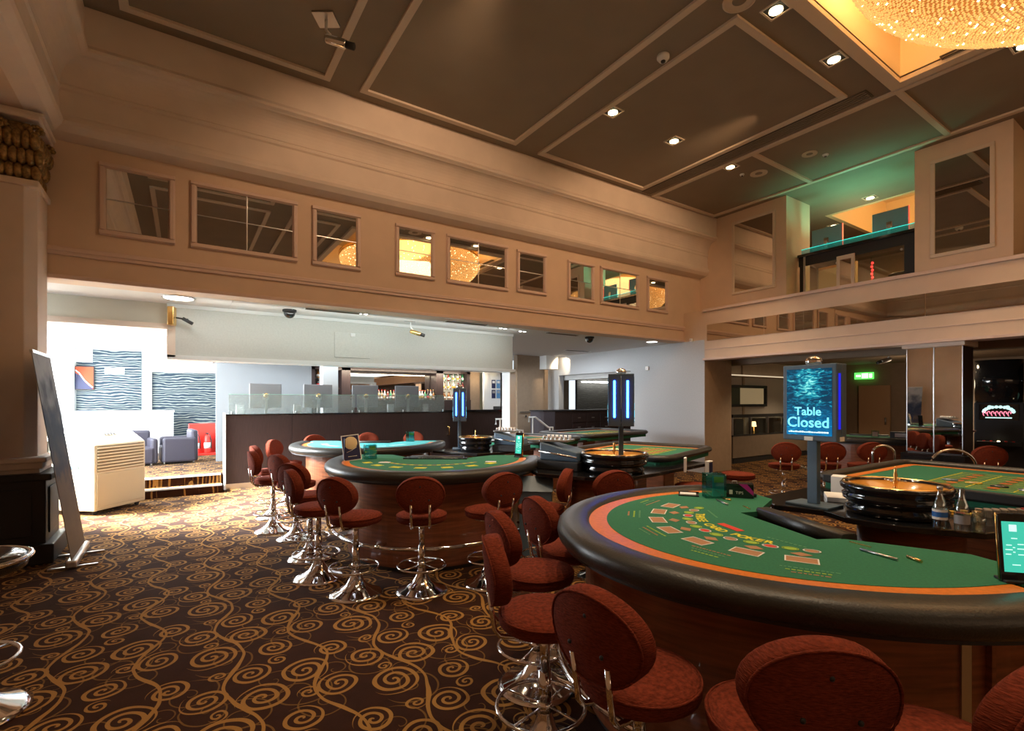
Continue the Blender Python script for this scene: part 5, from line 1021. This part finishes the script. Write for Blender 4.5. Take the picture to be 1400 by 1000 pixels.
for i, x in enumerate((12.5, 13.6, 14.4)):
    g = T('lounge_seat', ('left', 'middle', 'right')[i]+' dark lounge seat glimpsed behind the low glass partition', 'seat', (x, 7.82, 0)); box(-.2, .2, -.1, .12, .4, 1.15).build('backrest', M_matblack, g, .03); box(-.2, .2, -.12, .14, 0, .45).build('seat', M_arm, g, .02)
for (x, y, m, lab) in ((12.9, 7.86, M_glow, 'small glowing lamp behind the low glass partition'),): 
    g = T('table_lamp', lab, 'lamp', (13.05, 7.65, .74)); MB().lathe([(.05, 0), (.02, .02), (.015, .2)], 12).build('stem', M_brass, g); MB().lathe([(.07, .2), (.045, .34)], 14).build('shade', mat('lamp_shade', (.8, .6, .35), .5, emit=(1, .7, .35), es=1.5), g)
for nm, lab, p, dim, m in (('perspex_block', 'clear glinting acrylic block on the dim table in the back', (10.75, 3.95, .957), (.06, .05, .14), M_acryl), ('card_shoe', 'long black card shoe on the dim table in the back', (11.0, 3.55, .957), (.24, .08, .12), M_matblack), ('white_notice', 'white notice card standing on the dim table', (11.4, 3.5, .957), (.12, .01, .28), M_paper)):
    g = T(nm, lab, 'box', p, view_rz(p)); box(-dim[0], dim[0], -dim[1], dim[1], 0, dim[2]).build('body', m, g, .003); box(-dim[0]*.7, dim[0]*.7, -dim[1]-.003, -dim[1], dim[2]*.2, dim[2]*.8).build('face', M_steel, g)
def slot_machine(loc, rz, lab, logo):
    t = T('slot_machine', lab, 'slot machine', loc, rz)
    MB().prism([(.34*math.cos(PI+i*PI/14)*1.0, .26*math.sin(PI+i*PI/14)-.02) for i in range(15)]+[(.34, .3), (-.34, .3)], 1.62, 2.42, smooth=True).build('curved_header', M_black, t)
    box(-.34, .34, -.12, .3, .0, 1.62).build('cabinet', M_matblack, t, .02); box(-.27, .27, -.132, -.118, 1.28, 1.58).build('screen', M_black, t)
    b = box(-.30, .30, -.34, -.12, .80, .88).build('button_deck', M_matblack, t, .01)
    for i in range(5): MB().cyl(-.2+i*.1, -.27, .88, .895, .02, 8).build('button', M_glow if i == 2 else M_red, b)
    if logo:
        mb = MB()
        for i in range(12): a = PI*i/11; mb.ell(.20*math.cos(a), -.135, 1.44+.09*math.sin(a), .03, .004, .03, 8, 5)
        mb.ell(-.12, -.135, 1.53, .035, .004, .03, 8, 5).ell(.12, -.135, 1.53, .035, .004, .03, 8, 5).build('pale_marquee_shape', M_glyph, t)
        mp = mat('lit_pink', (.8, .2, .3), .4, emit=(1, .25, .35), es=1)
        for i in range(7): MB().tube([(-.19+i*.056+.02*math.cos(q*PI/5), -.146, 1.40+.045*math.sin(q*PI/5)) for q in range(8)], .009, 6).build('pink_glyph', mp, t)
        box(-.18, .18, -.148, -.144, 1.315, 1.335).build('pale_underline', M_glyph, t)
    else: box(-.16, .16, -.14, -.13, 1.28, 1.62).build('green_screen', mat('dull_green_screen', (.1, .2, .15), .4, emit=(.12, .26, .20), es=.7), t)
slot_machine((13.0, 2.75, 0), view_rz((13.0, 2.75)), 'dark slot machine with rounded header and lit pink and white logo', True)
slot_machine((13.25, 2.05, 0), view_rz((13.25, 2.0)), 'dark slot machine with green screen at the right edge', False)
t = T('wall_panel_back', 'warm beige wall slice between the mirrored column and slot machines', 'wall panel', (14.2, 3.6, 0), view_rz((14.2, 3.6))); box(-.45, .45, 0, .06, 0, 2.3).build('panel', mat('warm_beige', (.5, .36, .24), .6), t); box(-.02, .02, -.02, 0, 1.2, 1.75).build('narrow_poster', M_navy, t)
t = T('drinks_table', 'small round table with a red holder right of the mirrored column', 'table', (11.9, 3.05, 0)); MB().lathe([(.22, 1.08), (.24, 1.09), (.24, 1.11), (.001, 1.115)], 24).build('table_top', M_wood, t); MB().cyl(0, 0, .02, 1.08, .03, 12).build('pole', M_steel, t); MB().lathe([(.2, 0), (.19, .02), (.03, .04)], 20).build('base', M_steel, t)
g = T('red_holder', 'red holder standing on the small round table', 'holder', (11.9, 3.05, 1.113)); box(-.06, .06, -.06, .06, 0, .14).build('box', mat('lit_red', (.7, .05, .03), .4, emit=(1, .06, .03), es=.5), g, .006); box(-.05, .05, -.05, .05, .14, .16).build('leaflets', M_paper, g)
t = T('wall_heater', 'pale grey slotted unit behind the slot machines', 'heater', (14.6, 2.6, .75), view_rz((14.6, 2.6))); box(-1.1, 1.1, 0, .2, 0, .62).build('case', M_ivory, t, .02)
for i in range(6): box(-1.0, 1.0, -.01, 0, .06+i*.09, .10+i*.09).build('slat', M_ivory2, t)
t = T('back_counter', 'dark counter at the right edge with a white notice', 'counter', (11.9, 1.4, 0), .6); box(-.7, .7, -.3, .3, 0, .98).build('carcass', M_dark, t); box(-.75, .75, -.35, .35, .98, 1.02).build('top', M_black, t, .006)
g = T('white_notice', 'white notice card on the counter at the right edge', 'sign', (11.75, 1.6, 1.02), view_rz((11.2, 1.7))); box(-.10, .10, -.006, .006, 0, .26).build('card', M_paper, g); box(-.07, .07, -.008, -.006, .17, .20).build('red_line', M_red, g)
